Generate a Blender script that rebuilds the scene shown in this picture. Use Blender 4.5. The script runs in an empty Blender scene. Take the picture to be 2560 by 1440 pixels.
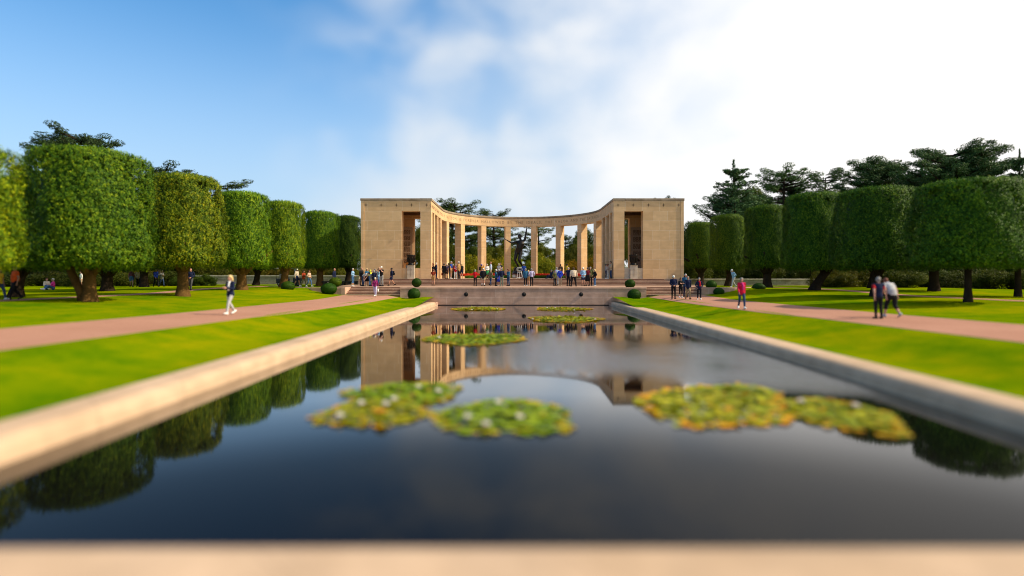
import bpy, bmesh, math, random
import numpy as np
from mathutils import Vector, Matrix
R = math.radians
rng = np.random.default_rng(7)
random.seed(7)
SC = bpy.context.scene
COL = SC.collection
F, HX, HY, EYE = 1400.0, 1290.0, 692.0, 1.75      # focal length in photo pixels, vanishing point, eye height
XA = 0.65                                          # axis of the pool and of the memorial
def X_at(px, Y): return (px - HX) * Y / F
def Z_at(py, Y): return EYE - (py - HY) * Y / F

# ------------------------------------------------------------------ scene objects
def tag(o, label=None, cat=None, group=None, kind=None):
    if label: o['label'] = label
    if cat: o['category'] = cat
    if group: o['group'] = group
    if kind: o['kind'] = kind
    return o
def empty(name, loc=(0, 0, 0), rz=0.0, label=None, cat=None, group=None):
    o = bpy.data.objects.new(name, None); COL.objects.link(o)
    o.location = loc; o.rotation_euler = (0, 0, rz); o.empty_display_size = .2
    return tag(o, label, cat, group)
def link(name, mesh, mat=None, parent=None, loc=(0, 0, 0), rz=0.0, scale=None):
    o = bpy.data.objects.new(name, mesh); COL.objects.link(o)
    if parent: o.parent = parent
    o.location = loc; o.rotation_euler = (0, 0, rz)
    if scale is not None: o.scale = scale
    if mat is not None:
        if not mesh.materials: mesh.materials.append(None)
        o.material_slots[0].link = 'OBJECT'; o.material_slots[0].material = mat
    return o
def mesh_np(name, V, faces, smooth=False):
    """faces: list of int arrays (n,k)"""
    me = bpy.data.meshes.new(name)
    V = np.asarray(V, np.float32)
    me.vertices.add(len(V)); me.vertices.foreach_set('co', V.ravel())
    faces = [np.asarray(f, np.int32) for f in faces if len(f)]
    nl = sum(f.size for f in faces); nf = sum(len(f) for f in faces)
    me.loops.add(nl); me.polygons.add(nf)
    me.loops.foreach_set('vertex_index', np.concatenate([f.ravel() for f in faces]))
    st = []; c = 0
    for f in faces:
        st.append(c + np.arange(len(f)) * f.shape[1]); c += f.size
    me.polygons.foreach_set('loop_start', np.concatenate(st).astype(np.int32))
    if smooth: me.polygons.foreach_set('use_smooth', np.ones(nf, bool))
    me.update(calc_edges=True); me.validate()
    return me

class MB:
    """collects shapes, builds ONE mesh"""
    def __init__(s): s.v = []; s.f = []
    def add(s, vs, fs):
        b = len(s.v); s.v += [tuple(v) for v in vs]; s.f += [tuple(i + b for i in f) for f in fs]; return s
    def box(s, lo, hi, rz=0, piv=None):
        (x0, y0, z0), (x1, y1, z1) = lo, hi
        vs = [(x0,y0,z0),(x1,y0,z0),(x1,y1,z0),(x0,y1,z0),(x0,y0,z1),(x1,y0,z1),(x1,y1,z1),(x0,y1,z1)]
        if rz:
            px, py = piv or ((x0+x1)/2, (y0+y1)/2); c, q = math.cos(rz), math.sin(rz)
            vs = [(px+(x-px)*c-(y-py)*q, py+(x-px)*q+(y-py)*c, z) for x, y, z in vs]
        return s.add(vs, [(0,3,2,1),(4,5,6,7),(0,1,5,4),(1,2,6,5),(2,3,7,6),(3,0,4,7)])
    def tube(s, pts, rad, n=10, flat=None, caps=True):
        """rad: radius, or (rx, ry) pairs; round ends"""
        P = [Vector(p) for p in pts]; rr = [r if isinstance(r, (tuple, list)) else (r, r) for r in rad]
        if caps:
            d0 = (P[0]-P[1]).normalized(); d1 = (P[-1]-P[-2]).normalized()
            a, b = rr[0], rr[-1]
            P = [P[0]+d0*min(a)*.85, P[0]+d0*min(a)*.5] + P + [P[-1]+d1*min(b)*.5, P[-1]+d1*min(b)*.85]
            rr = [(a[0]*.4, a[1]*.4), (a[0]*.82, a[1]*.82)] + rr + [(b[0]*.82, b[1]*.82), (b[0]*.4, b[1]*.4)]
        up = Vector((0, 1, 0)) if flat is None else Vector(flat)
        rings = []; k = len(P)
        for i in range(k):
            t = (P[min(i+1, k-1)] - P[max(i-1, 0)]).normalized()
            e2 = up - t*up.dot(t)
            if e2.length < 1e-3: e2 = Vector((1, 0, 0)) - t*t.x
            e2.normalize(); e1 = e2.cross(t)
            rings.append([P[i] + e1*math.cos(2*math.pi*j/n)*rr[i][0] + e2*math.sin(2*math.pi*j/n)*rr[i][1] for j in range(n)])
        vs = [v for r in rings for v in r]; fs = []
        for i in range(k-1):
            for j in range(n):
                a = i*n+j; b = i*n+(j+1) % n
                fs.append((a, b, b+n, a+n))
        fs.append(tuple(range(n-1, -1, -1))); fs.append(tuple(range((k-1)*n, k*n)))
        return s.add(vs, fs)
    def ball(s, c, r, n=14, m=9, rot=None):
        r = (r, r, r) if not isinstance(r, (tuple, list)) else r
        c = Vector(c); vs = [Vector((0, 0, -r[2]))]; fs = []
        for i in range(1, m):
            ph = -math.pi/2 + math.pi*i/m
            for j in range(n):
                t = 2*math.pi*j/n
                vs.append(Vector((r[0]*math.cos(ph)*math.cos(t), r[1]*math.cos(ph)*math.sin(t), r[2]*math.sin(ph))))
        vs.append(Vector((0, 0, r[2])))
        for j in range(n):
            fs.append((0, 1+(j+1) % n, 1+j)); fs.append((len(vs)-1, 1+(m-2)*n+j, 1+(m-2)*n+(j+1) % n))
        for i in range(m-2):
            for j in range(n):
                a = 1+i*n+j; b = 1+i*n+(j+1) % n
                fs.append((a, b, b+n, a+n))
        if rot is not None: vs = [rot @ v for v in vs]
        return s.add([c+v for v in vs], fs)
    def lathe(s, prof, c=(0, 0, 0), n=24):
        vs = []; fs = []
        for r, z in prof:
            for j in range(n):
                t = 2*math.pi*j/n; vs.append((c[0]+r*math.cos(t), c[1]+r*math.sin(t), c[2]+z))
        for i in range(len(prof)-1):
            for j in range(n):
                a = i*n+j; b = i*n+(j+1) % n; fs.append((a, b, b+n, a+n))
        fs.append(tuple(range(n-1, -1, -1))); fs.append(tuple(range((len(prof)-1)*n, len(prof)*n)))
        return s.add(vs, fs)
    def prism(s, poly, z0, z1):
        n = len(poly)
        vs = [(x, y, z0) for x, y in poly] + [(x, y, z1) for x, y in poly]
        return s.add(vs, [tuple(range(n-1, -1, -1)), tuple(range(n, 2*n))] + [(i, (i+1) % n, n+(i+1) % n, n+i) for i in range(n)])
    def sweep(s, sect, path, close=True):
        """sect: (offset along normal, z) points; path: (x, y, nx, ny)"""
        k = len(sect); vs = [(x+nx*a, y+ny*a, z) for x, y, nx, ny in path for a, z in sect]; fs = []
        for i in range(len(path)-1):
            for j in range(k if close else k-1):
                a = i*k+j; b = i*k+(j+1) % k; fs.append((a, b, b+k, a+k))
        if close: fs.append(tuple(range(k-1, -1, -1))); fs.append(tuple(range((len(path)-1)*k, len(path)*k)))
        return s.add(vs, fs)
    def mesh(s, name, smooth=False, fix=True):
        me = bpy.data.meshes.new(name); me.from_pydata([tuple(v) for v in s.v], [], s.f)
        if fix:
            bm = bmesh.new(); bm.from_mesh(me); bmesh.ops.recalc_face_normals(bm, faces=bm.faces); bm.to_mesh(me); bm.free()
        if smooth: me.polygons.foreach_set('use_smooth', [True]*len(me.polygons))
        me.update(); return me
    def build(s, name, mat, parent=None, smooth=False, bevel=0, fix=True, **k):
        o = link(name, s.mesh(name, smooth, fix), mat, parent, **k)
        if bevel:
            b = o.modifiers.new('bevel', 'BEVEL'); b.width = bevel; b.segments = 2; b.limit_method = 'ANGLE'
        return o

# ------------------------------------------------------------------ materials
def nt(name):
    m = bpy.data.materials.new(name); m.use_nodes = True
    return m, m.node_tree.nodes, m.node_tree.links, m.node_tree.nodes['Principled BSDF']
def nd(N, t, **k):
    n = N.new(t)
    for a, b in k.items():
        if a in n.inputs: n.inputs[a].default_value = b
        else: setattr(n, a, b)
    return n
def c4(c): return (c[0], c[1], c[2], 1)
def ramp(N, pts):
    r = N.new('ShaderNodeValToRGB'); e = r.color_ramp.elements
    while len(e) < len(pts): e.new(.5)
    for q, (p, c) in zip(e, pts): q.position = p; q.color = c4(c)
    return r
def mix(N, L, fac, a, b, mode='MIX'):
    m = N.new('ShaderNodeMix'); m.data_type = 'RGBA'; m.blend_type = mode
    for i, s in ((0, fac), (6, a), (7, b)):
        if hasattr(s, 'links'): L.new(s, m.inputs[i])
        else: m.inputs[i].default_value = s if i == 0 else c4(s)
    return m.outputs[2]
def bump(N, L, P, h, st=.3, dist=.02):
    b = nd(N, 'ShaderNodeBump', Strength=st, Distance=dist); L.new(h, b.inputs['Height']); L.new(b.outputs[0], P.inputs['Normal'])
_plain = {}
def plain(name, col, rough=.7, metal=0, var=.15, scale=12, spec=.3):
    """a lightly mottled surface of one colour"""
    if name in _plain: return _plain[name]
    m, N, L, P = nt(name)
    tc = N.new('ShaderNodeTexCoord'); no = nd(N, 'ShaderNodeTexNoise', Scale=scale, Detail=4); L.new(tc.outputs['Object'], no.inputs['Vector'])
    d = tuple(c*(1-var) for c in col); l = tuple(min(1, c*(1+var)) for c in col)
    r = ramp(N, [(.3, d), (.7, l)]); L.new(no.outputs['Fac'], r.inputs[0]); L.new(r.outputs[0], P.inputs['Base Color'])
    P.inputs['Roughness'].default_value = rough; P.inputs['Metallic'].default_value = metal; P.inputs['Specular IOR Level'].default_value = spec
    bump(N, L, P, no.outputs['Fac'], .15, .01)
    _plain[name] = m; return m
def stone(name, c1, c2, cm, bw=1.9, bh=1.0, mort=.008, rough=.85, zoff=0., grain=.10):
    """ashlar: courses along z, blocks along x+y"""
    m, N, L, P = nt(name)
    tc = N.new('ShaderNodeTexCoord'); sp = N.new('ShaderNodeSeparateXYZ'); L.new(tc.outputs['Object'], sp.inputs[0])
    ad = nd(N, 'ShaderNodeMath', operation='ADD'); L.new(sp.outputs[0], ad.inputs[0]); L.new(sp.outputs[1], ad.inputs[1])
    zo = nd(N, 'ShaderNodeMath', operation='ADD'); L.new(sp.outputs[2], zo.inputs[0]); zo.inputs[1].default_value = zoff
    cb = N.new('ShaderNodeCombineXYZ'); L.new(ad.outputs[0], cb.inputs[0]); L.new(zo.outputs[0], cb.inputs[1])
    br = nd(N, 'ShaderNodeTexBrick', Scale=1.0); L.new(cb.outputs[0], br.inputs['Vector'])
    br.inputs['Color1'].default_value = c4(c1); br.inputs['Color2'].default_value = c4(c2); br.inputs['Mortar'].default_value = c4(cm)
    br.inputs['Brick Width'].default_value = bw; br.inputs['Row Height'].default_value = bh
    br.inputs['Mortar Size'].default_value = mort; br.inputs['Mortar Smooth'].default_value = .3; br.offset = .43; br.squash = .8; br.squash_frequency = 3
    n1 = nd(N, 'ShaderNodeTexNoise', Scale=1.3, Detail=6, Roughness=.65); L.new(tc.outputs['Object'], n1.inputs['Vector'])
    mp = nd(N, 'ShaderNodeMapping'); mp.inputs['Scale'].default_value = (.35, .35, 1.5); L.new(tc.outputs['Object'], mp.inputs[0])
    n2 = nd(N, 'ShaderNodeTexNoise', Scale=2.2, Detail=5); L.new(mp.outputs[0], n2.inputs['Vector'])
    n3 = nd(N, 'ShaderNodeTexNoise', Scale=45, Detail=3); L.new(tc.outputs['Object'], n3.inputs['Vector'])
    r1 = ramp(N, [(.3, (1-2*grain,)*3), (.7, (1+grain,)*3)]); L.new(n1.outputs['Fac'], r1.inputs[0])
    r2 = ramp(N, [(.35, (1-grain, 1-grain*1.15, 1-grain*1.3)), (.65, (1+grain*.6, 1+grain*.7, 1+grain))]); L.new(n2.outputs['Fac'], r2.inputs[0])
    a = mix(N, L, 1.0, br.outputs['Color'], r1.outputs[0], 'MULTIPLY'); a = mix(N, L, 1.0, a, r2.outputs[0], 'MULTIPLY')
    L.new(a, P.inputs['Base Color']); P.inputs['Roughness'].default_value = rough; P.inputs['Specular IOR Level'].default_value = .2
    hm = nd(N, 'ShaderNodeMath', operation='MULTIPLY_ADD'); L.new(br.outputs['Fac'], hm.inputs[0]); hm.inputs[1].default_value = -1.2; L.new(n3.outputs['Fac'], hm.inputs[2])
    bump(N, L, P, hm.outputs[0], .35, .015)
    return m
def leafmat(name, stops, trans=.3, tint=True, rough=.55, patch=.35):
    """leaf colours vary leaf by leaf and in patches; obj.color tints a whole tree"""
    m, N, L, P = nt(name)
    g = N.new('ShaderNodeNewGeometry'); tc = N.new('ShaderNodeTexCoord')
    no = nd(N, 'ShaderNodeTexNoise', Scale=.8, Detail=2); L.new(tc.outputs['Object'], no.inputs['Vector'])
    nf = nd(N, 'ShaderNodeTexNoise', Scale=4.5, Detail=3); L.new(tc.outputs['Object'], nf.inputs['Vector'])
    a = nd(N, 'ShaderNodeMath', operation='MULTIPLY_ADD'); L.new(no.outputs['Fac'], a.inputs[0]); a.inputs[1].default_value = patch*2; a.inputs[2].default_value = -patch
    a2 = nd(N, 'ShaderNodeMath', operation='MULTIPLY_ADD'); L.new(nf.outputs['Fac'], a2.inputs[0]); a2.inputs[1].default_value = 1.1; a2.inputs[2].default_value = -.25
    a3 = nd(N, 'ShaderNodeMath', operation='ADD'); L.new(a.outputs[0], a3.inputs[0]); L.new(a2.outputs[0], a3.inputs[1])
    b = nd(N, 'ShaderNodeMath', operation='MULTIPLY_ADD'); L.new(g.outputs['Random Per Island'], b.inputs[0]); b.inputs[1].default_value = .45; L.new(a3.outputs[0], b.inputs[2])
    r = ramp(N, stops); L.new(b.outputs[0], r.inputs[0]); col = r.outputs[0]
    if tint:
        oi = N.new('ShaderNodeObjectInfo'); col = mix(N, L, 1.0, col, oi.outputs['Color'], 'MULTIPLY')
    L.new(col, P.inputs['Base Color']); P.inputs['Roughness'].default_value = rough; P.inputs['Specular IOR Level'].default_value = .12
    t = N.new('ShaderNodeBsdfTranslucent'); L.new(col, t.inputs['Color'])
    ms = N.new('ShaderNodeMixShader'); ms.inputs[0].default_value = trans
    L.new(P.outputs[0], ms.inputs[1]); L.new(t.outputs[0], ms.inputs[2])
    L.new(ms.outputs[0], N['Material Output'].inputs['Surface'])
    return m
def groundmat(name, stops, s1, s2, rough=.9, bs=.4, bd=.03, fine=60):
    m, N, L, P = nt(name)
    tc = N.new('ShaderNodeTexCoord')
    n1 = nd(N, 'ShaderNodeTexNoise', Scale=s1, Detail=5, Roughness=.6); L.new(tc.outputs['Object'], n1.inputs['Vector'])
    n2 = nd(N, 'ShaderNodeTexNoise', Scale=s2, Detail=6, Roughness=.7); L.new(tc.outputs['Object'], n2.inputs['Vector'])
    n3 = nd(N, 'ShaderNodeTexNoise', Scale=fine, Detail=3); L.new(tc.outputs['Object'], n3.inputs['Vector'])
    h = nd(N, 'ShaderNodeMath', operation='MULTIPLY_ADD'); L.new(n2.outputs['Fac'], h.inputs[0]); h.inputs[1].default_value = .45
    q = nd(N, 'ShaderNodeMath', operation='MULTIPLY'); L.new(n1.outputs['Fac'], q.inputs[0]); q.inputs[1].default_value = .55; L.new(q.outputs[0], h.inputs[2])
    r = ramp(N, stops); L.new(h.outputs[0], r.inputs[0])
    r3 = ramp(N, [(.3, (.82,)*3), (.7, (1.15,)*3)]); L.new(n3.outputs['Fac'], r3.inputs[0])
    L.new(mix(N, L, 1.0, r.outputs[0], r3.outputs[0], 'MULTIPLY'), P.inputs['Base Color'])
    P.inputs['Roughness'].default_value = rough; P.inputs['Specular IOR Level'].default_value = .0
    bump(N, L, P, n3.outputs['Fac'], bs, bd)
    return m

M = {}
M['stone'] = stone('limestone', (.74, .49, .262), (.65, .415, .21), (.76, .59, .40), bw=1.75, bh=.986, zoff=0., mort=.016, grain=.055)
M['stone_light'] = stone('pale_limestone', (.55, .47, .36), (.50, .42, .31), (.55, .47, .36), bw=9, bh=9, mort=.001)
M['cop'] = stone('coping_stone', (.36, .28, .19), (.31, .235, .16), (.40, .33, .25), bw=2.2, bh=5, mort=.01, grain=.18)
M['wall_pink'] = stone('pool_wall_stone', (.56, .36, .26), (.48, .295, .21), (.6, .43, .33), bw=2.5, bh=.72, zoff=0, mort=.02, grain=.12)
M['coping_pool'] = stone('pool_coping_stone', (.54, .378, .25), (.50, .35, .228), (.27, .18, .12), bw=2.4, bh=50, mort=.008, grain=.08)
M['step'] = stone('shaded_riser_stone', (.24, .125, .08), (.19, .10, .065), (.14, .08, .05), bw=1.7, bh=20, mort=.008, grain=.12)  # riser colour darkened to paint the shade below each tread edge
M['tread'] = stone('lit_tread_stone', (.58, .40, .29), (.52, .35, .25), (.4, .27, .2), bw=1.7, bh=20, mort=.008, grain=.1)  # same steps, paler: the lit tread edges are put into this colour
M['garden_wall'] = stone('rubble_wall_stone', (.40, .35, .27), (.31, .26, .19), (.22, .18, .13), bw=.75, bh=.27, mort=.016, grain=.15)
M['wall_cap'] = stone('wall_cap_stone', (.52, .47, .38), (.47, .42, .33), (.3, .25, .2), bw=1.4, bh=9, grain=.08)
M['engrave'] = plain('engraved_stone', (.13, .075, .04), .9)
M['bronze'] = plain('dark_bronze', (.016, .013, .012), .34, .6, .3, 5, .5)
M['black_metal'] = plain('black_metal', (.012, .012, .013), .5, .3)
M['beam'] = plain('oak_ceiling', (.12, .055, .025), .6)
M['lawn'] = groundmat('lawn_grass', [(.38, (.058, .142, .001)), (.5, (.14, .195, .001)), (.62, (.235, .23, .0015))], .16, .9)
M['path'] = groundmat('pink_gravel', [(.35, (.35, .18, .125)), (.6, (.42, .225, .16))], .3, 6, fine=140, bs=.2, bd=.01)
M['plaza'] = groundmat('plaza_paving', [(.35, (.36, .23, .165)), (.6, (.43, .28, .205))], .5, 6, fine=80, bs=.15, bd=.01)
M['floor'] = groundmat('terrace_paving', [(.35, (.40, .27, .19)), (.6, (.46, .32, .22))], .5, 6, fine=80, bs=.15, bd=.01)
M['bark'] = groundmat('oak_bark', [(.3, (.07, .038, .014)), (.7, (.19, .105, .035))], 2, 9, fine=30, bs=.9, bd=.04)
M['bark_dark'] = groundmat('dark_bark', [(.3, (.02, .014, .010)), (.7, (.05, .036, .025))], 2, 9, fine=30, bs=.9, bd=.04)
M['oak'] = leafmat('clipped_oak_leaves', [(.1, (.006, .022, .003)), (.42, (.026, .068, .004)), (.7, (.095, .15, .005)), (1, (.25, .265, .008))], .12, patch=.2)
M['conifer'] = leafmat('conifer_needles', [(.0, (.012, .026, .010)), (.6, (.036, .062, .018)), (1, (.085, .115, .028))], .15, patch=.25)
M['broad'] = leafmat('shrub_leaves', [(.0, (.03, .05, .008)), (.5, (.09, .105, .012)), (1, (.20, .17, .025))], .35)
M['box'] = leafmat('boxwood_leaves', [(.0, (.010, .035, .004)), (.6, (.03, .075, .007)), (1, (.06, .12, .01))], .2)
def water():
    m, N, L, P = nt('dark_pool_water')
    P.inputs['Base Color'].default_value = (.006, .007, .010, 1); P.inputs['Roughness'].default_value = .02; P.inputs['IOR'].default_value = 1.36
    P.inputs['Specular IOR Level'].default_value = .62
    tc = N.new('ShaderNodeTexCoord'); sp = N.new('ShaderNodeSeparateXYZ'); L.new(tc.outputs['Object'], sp.inputs[0])
    n1 = nd(N, 'ShaderNodeTexNoise', Scale=7, Detail=5, Roughness=.7); L.new(tc.outputs['Object'], n1.inputs['Vector'])
    big = nd(N, 'ShaderNodeTexNoise', Scale=.16, Detail=3); L.new(tc.outputs['Object'], big.inputs['Vector'])
    # a breath of wind crosses the pool: ripples between about 15 m and 33 m out, stronger on the right
    def mr(src, a, b, c, d):
        q = nd(N, 'ShaderNodeMapRange', interpolation_type='SMOOTHSTEP'); L.new(src, q.inputs[0])
        for i, v in enumerate((a, b, c, d)): q.inputs[i+1].default_value = v
        return q.outputs[0]
    def mul(a, b):
        q = nd(N, 'ShaderNodeMath', operation='MULTIPLY')
        for i, s in enumerate((a, b)):
            if hasattr(s, 'links'): L.new(s, q.inputs[i])
            else: q.inputs[i].default_value = s
        return q.outputs[0]
    sl = nd(N, 'ShaderNodeMath', operation='MULTIPLY_ADD'); L.new(sp.outputs[0], sl.inputs[0]); sl.inputs[1].default_value = .55; L.new(sp.outputs[1], sl.inputs[2])
    w = mul(mr(sl.outputs[0], 14.5, 18, 0, 1), mr(sl.outputs[0], 21, 29, 1, 0))
    w = mul(w, mr(sp.outputs[0], -3, 3, .0, 1)); w = mul(w, mr(big.outputs['Fac'], .3, .55, .35, 1))
    st = nd(N, 'ShaderNodeMath', operation='MULTIPLY_ADD'); L.new(w, st.inputs[0]); st.inputs[1].default_value = .36; st.inputs[2].default_value = .003
    # murky pool: dark body, reflection growing fast towards grazing view
    fr = nd(N, 'ShaderNodeFresnel', IOR=1.33); gl = nd(N, 'ShaderNodeBsdfGlossy', Roughness=.035); gl.inputs['Color'].default_value = (1, 1, 1, 1)
    cu = ramp(N, [(.0, (.01,)*3), (.05, (.02,)*3), (.10, (.05,)*3), (.17, (.075,)*3), (.22, (.20,)*3), (.29, (.46,)*3), (.5, (.74,)*3), (.8, (.88,)*3)]); cu.color_ramp.interpolation = 'B_SPLINE'; L.new(fr.outputs[0], cu.inputs[0])
    df = N.new('ShaderNodeBsdfDiffuse'); df.inputs['Color'].default_value = (.003, .0025, .0025, 1); mx = N.new('ShaderNodeMixShader')
    L.new(cu.outputs[0], mx.inputs[0]); L.new(df.outputs[0], mx.inputs[1]); L.new(gl.outputs[0], mx.inputs[2]); L.new(mx.outputs[0], N['Material Output'].inputs['Surface'])
    b = nd(N, 'ShaderNodeBump', Distance=.05); L.new(st.outputs[0], b.inputs['Strength']); L.new(n1.outputs['Fac'], b.inputs['Height']); L.new(b.outputs[0], gl.inputs['Normal'])
    return m
M['water'] = water()

# ------------------------------------------------------------------ ground
def sm(a, b, x): t = np.clip((x-a)/(b-a), 0, 1); return t*t*(3-2*t)
def gz(x, y):
    x = np.asarray(x, float); y = np.asarray(y, float)
    s = x - XA; u = np.abs(s)
    z = np.interp(u, [0, 9.0, 9.5, 12.0, 16.5, 19.5, 25, 60, 300], [-.47, -.47, -.45, 0, .05, .2, .52, .6, .6])
    z = z - .10*sm(17, 26, s)
    z = z + sm(38, 50, y)*np.interp(u, [9, 10.5, 15.5, 21, 26, 60], [.42, .10, .06, .42, .22, .15])
    t = sm(50.02, 50.28, y)*sm(15.9, 16.3, u)
    z = z*(1-t) + t*np.maximum(z, np.interp(u, [0, 21, 26, 30], [.74, .74, .66, .5]))
    return z
def grid(us, ys, skip=None, dz=0.):
    U, Y = np.meshgrid(us, ys); V = np.stack([U+XA, Y, gz(U+XA, Y)+dz], -1).reshape(-1, 3)
    n = len(us); f = []
    for j in range(len(ys)-1):
        for i in range(n-1):
            if skip and skip((us[i]+us[i+1])/2, (ys[j]+ys[j+1])/2): continue
            a = j*n+i; f.append((a, a+1, a+n+1, a+n))
    return V, np.array(f)
us = [-600, -250, -120, -80] + list(np.arange(-60, -30, 2)) + list(np.arange(-30, -8.9, .5)) + [-8.62, -7.95]
us = us + [-4, 0, 4] + [-q for q in us[::-1]]
ys = [-60, -20, -5, 0, 2, 3.4] + list(np.arange(4, 49.6, 1.)) + [49.9, 50.02, 50.1, 50.2, 50.28, 50.6] + list(np.arange(52, 100, 2.)) + [120, 160, 250, 400, 900]
V, f = grid(us, ys, lambda u, y: abs(u) < 7.9 and 3.4 < y < 50.0)
o = link('lawn', mesh_np('lawn', V, [f], True), M['lawn']); tag(o, 'bright clipped lawn either side of the reflecting pool', 'lawn', kind='structure')
def strip(name, e0, e1, y0, y1, label, mat, n=10, dz=.012, step=.5):
    yy = np.arange(y0, y1+1e-6, step); V = []; f = []
    for y in yy:
        a, b = e0(y), e1(y)
        for i in range(n+1):
            u = a+(b-a)*i/n; V.append((u+XA, y, float(gz(u+XA, y))+dz))
    for j in range(len(yy)-1):
        for i in range(n): a = j*(n+1)+i; f.append((a, a+1, a+n+2, a+n+1))
    w = n+1; base = len(V); V = np.array(V)
    for e in (0, n):                                # edges of the path run down into the turf
        q0 = V[:base].reshape(-1, w, 3)[:, e].copy(); q = q0.copy(); q[:, 2] -= .12; k = len(V); m = len(q); V = np.concatenate([V, q0, q])
        f += [(k+j, k+j+1, k+m+j+1, k+m+j) for j in range(m-1)]
    o = link(name, mesh_np(name, V, [np.array(f)], True), mat)
    return tag(o, label, 'path', kind='structure')
pin = lambda y: np.interp(y, [0, 13, 28, 49.9], [13.0, 12.85, 11.7, 11.05])
pout = lambda y: np.interp(y, [0, 18, 28, 42, 49.9], [17.6, 17.1, 16.2, 15.5, 15.9])
strip('path', lambda y: -pout(y), lambda y: -pin(y), -12, 49.5, 'pink gravel walk left of the pool leading to the steps', M['path'])
strip('path', pin, pout, -12, 49.5, 'pink gravel walk right of the pool leading to the steps', M['path'])
side = lambda y: 26.3 + .0*y
strip('footpath', lambda y: -side(y)-1.35, lambda y: -side(y), 8, 66, 'narrow gravel footpath behind the left row of clipped trees', M['path'], 3, .014)
strip('footpath', lambda y: side(y), lambda y: side(y)+1.3, 30, 66, 'narrow gravel footpath behind the right row of clipped trees', M['path'], 3, .014)

# ------------------------------------------------------------------ pool
WZ, YW = -.80, 50.0                               # water level, face of the wall at the far end
HW = 7.62                                         # half width of the water
w = MB().add([(XA-HW-.3, 4.5, WZ), (XA+HW+.3, 4.5, WZ), (XA+HW+.3, YW, WZ), (XA-HW-.3, YW, WZ)], [(0, 1, 2, 3)]).build('water', M['water'])
tag(w, 'still dark water of the long reflecting pool', 'water', kind='structure')
pool = empty('pool_edge', (XA, 4.0, -.45), label='rounded pale stone rim framing three sides of the reflecting pool', cat='pool edge')
pool.location = (0, 0, 0)
zt = -.44
sect = [(-.03, -1.5), (-.03, WZ+.05), (0, WZ+.06), (0, zt-.25), (.012, zt-.17), (.045, zt-.10), (.10, zt-.048), (.18, zt-.014), (.28, zt), (.78, zt), (.9, zt-.012), (.97, zt-.04), (1.0, zt-.09), (1.02, -1.5)]
for s, nm in ((-1, 'rim'), (1, 'rim')):
    mb = MB(); ends = [y for y in np.arange(4.75, 49.2, 2.42)]
    k = len(sect); rows = [(3.6, 1.), (48.8, 1.)] + [(48.8+.45*math.sin(t), math.cos(t)) for t in (.35, .7, 1.0, 1.25, 1.45)]
    vs = [(XA+s*(HW+.45+(a-.45)*c), y, -.9+(z+.9)*(.55+.45*c) if z > -.9 else z) for y, c in rows for a, z in sect]
    fs = [(i*k+j, i*k+(j+1) % k, (i+1)*k+(j+1) % k, (i+1)*k+j) for i in range(len(rows)-1) for j in range(k)]
    mb.add(vs, fs + [tuple(range(k)), tuple(range((len(rows)-1)*k, len(rows)*k))])
    o = mb.build(nm, M['coping_pool'], pool)
    e = o.modifiers.new('bevel', 'BEVEL'); e.width = .02; e.segments = 2
for s in (-1, 1):
    a, b = sorted((XA+s*(HW+.002), XA+s*8.5)); MB().box((a, 48.9, -1.5), (b, 49.99, -.50)).build('bank', M['wall_pink'], pool)
MB().sweep(sect, [(XA-HW-.002, 4.72, 0, -1), (XA+HW+.002, 4.72, 0, -1)]).build('rim', M['coping_pool'], pool)
# ------------------------------------------------------------------ terraces, steps and low walls
pz_ = lambda y: .79 + .11*(y-50)/5
poly = [(-17.6, 52.35), (-15.9, 52.35), (-15.9, 51.75), (-11, 51.75), (-11, 50.32), (11, 50.32), (11, 51.75), (15.9, 51.75), (15.9, 52.35), (17.6, 52.35), (17.6, 57.0), (-17.6, 57.0)]
n = len(poly)
mb = MB().add([(XA+u, y, .2) for u, y in poly] + [(XA+u, y, pz_(y)) for u, y in poly],
    [tuple(range(n-1, -1, -1)), tuple(range(n, 2*n))] + [(i, (i+1) % n, n+(i+1) % n, n+i) for i in range(n)])
tag(mb.build('pavement', M['plaza']), 'pink paved landing between pool wall and memorial steps', 'pavement', kind='structure')
mb = MB().box((XA-16.7, 57.02, .3), (XA+16.7, 79.5, 1.55))
tag(mb.build('terrace_floor', M['floor']), 'stone terrace floor under the memorial', 'floor', kind='structure')
t = empty('pool_end_wall', (XA, 50, -.8), label='low pinkish stone wall closing the far end of the pool', cat='wall')
MB().box((-11, 0, -.6), (11, .32, 1.44)).build('wall_face', M['wall_pink'], t)
MB().box((-11.03, -.035, 1.44), (11.03, .36, 1.615)).build('wall_cap', M['wall_pink'], t, bevel=.015)
MB().box((-HW, -.05, -.05), (HW, -.002, .07)).build('waterline_stain', plain('wet_stone', (.05, .028, .02), .4), t)
proto = empty('pool_spout', (X_at(1165, 49.9), 50, .18), group='round dark spouts on the pool end wall', cat='spout')
MB().lathe([(.0, 0), (.17, 0), (.19, .03), (.17, .06), (.13, .07), (.12, .02), (0, .02)], n=20).build('ring', M['black_metal'], proto, smooth=True).rotation_euler = (R(90), 0, 0)
MB().ball((0, -.03, 0), (.125, .09, .125)).build('head', M['black_metal'], proto, smooth=True)
def dup(root, loc, rz=0., label=None, scale=None):
    r = root.copy(); COL.objects.link(r); r.location = loc; r.rotation_euler = (0, 0, rz)
    if scale: r.scale = scale
    if label: r['label'] = label
    for ch in list(root.children):
        c = ch.copy(); COL.objects.link(c); c.parent = r
        for g in list(ch.children):
            d = g.copy(); COL.objects.link(d); d.parent = c
    return r
proto['label'] = 'left of the three round dark spouts on the pool end wall'
dup(proto, (X_at(1310, 49.9), 50, .18), label='middle of the three round dark spouts, straight below the bronze statue')
dup(proto, (X_at(1453, 49.9), 50, .18), label='right of the three round dark spouts on the pool end wall')
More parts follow.
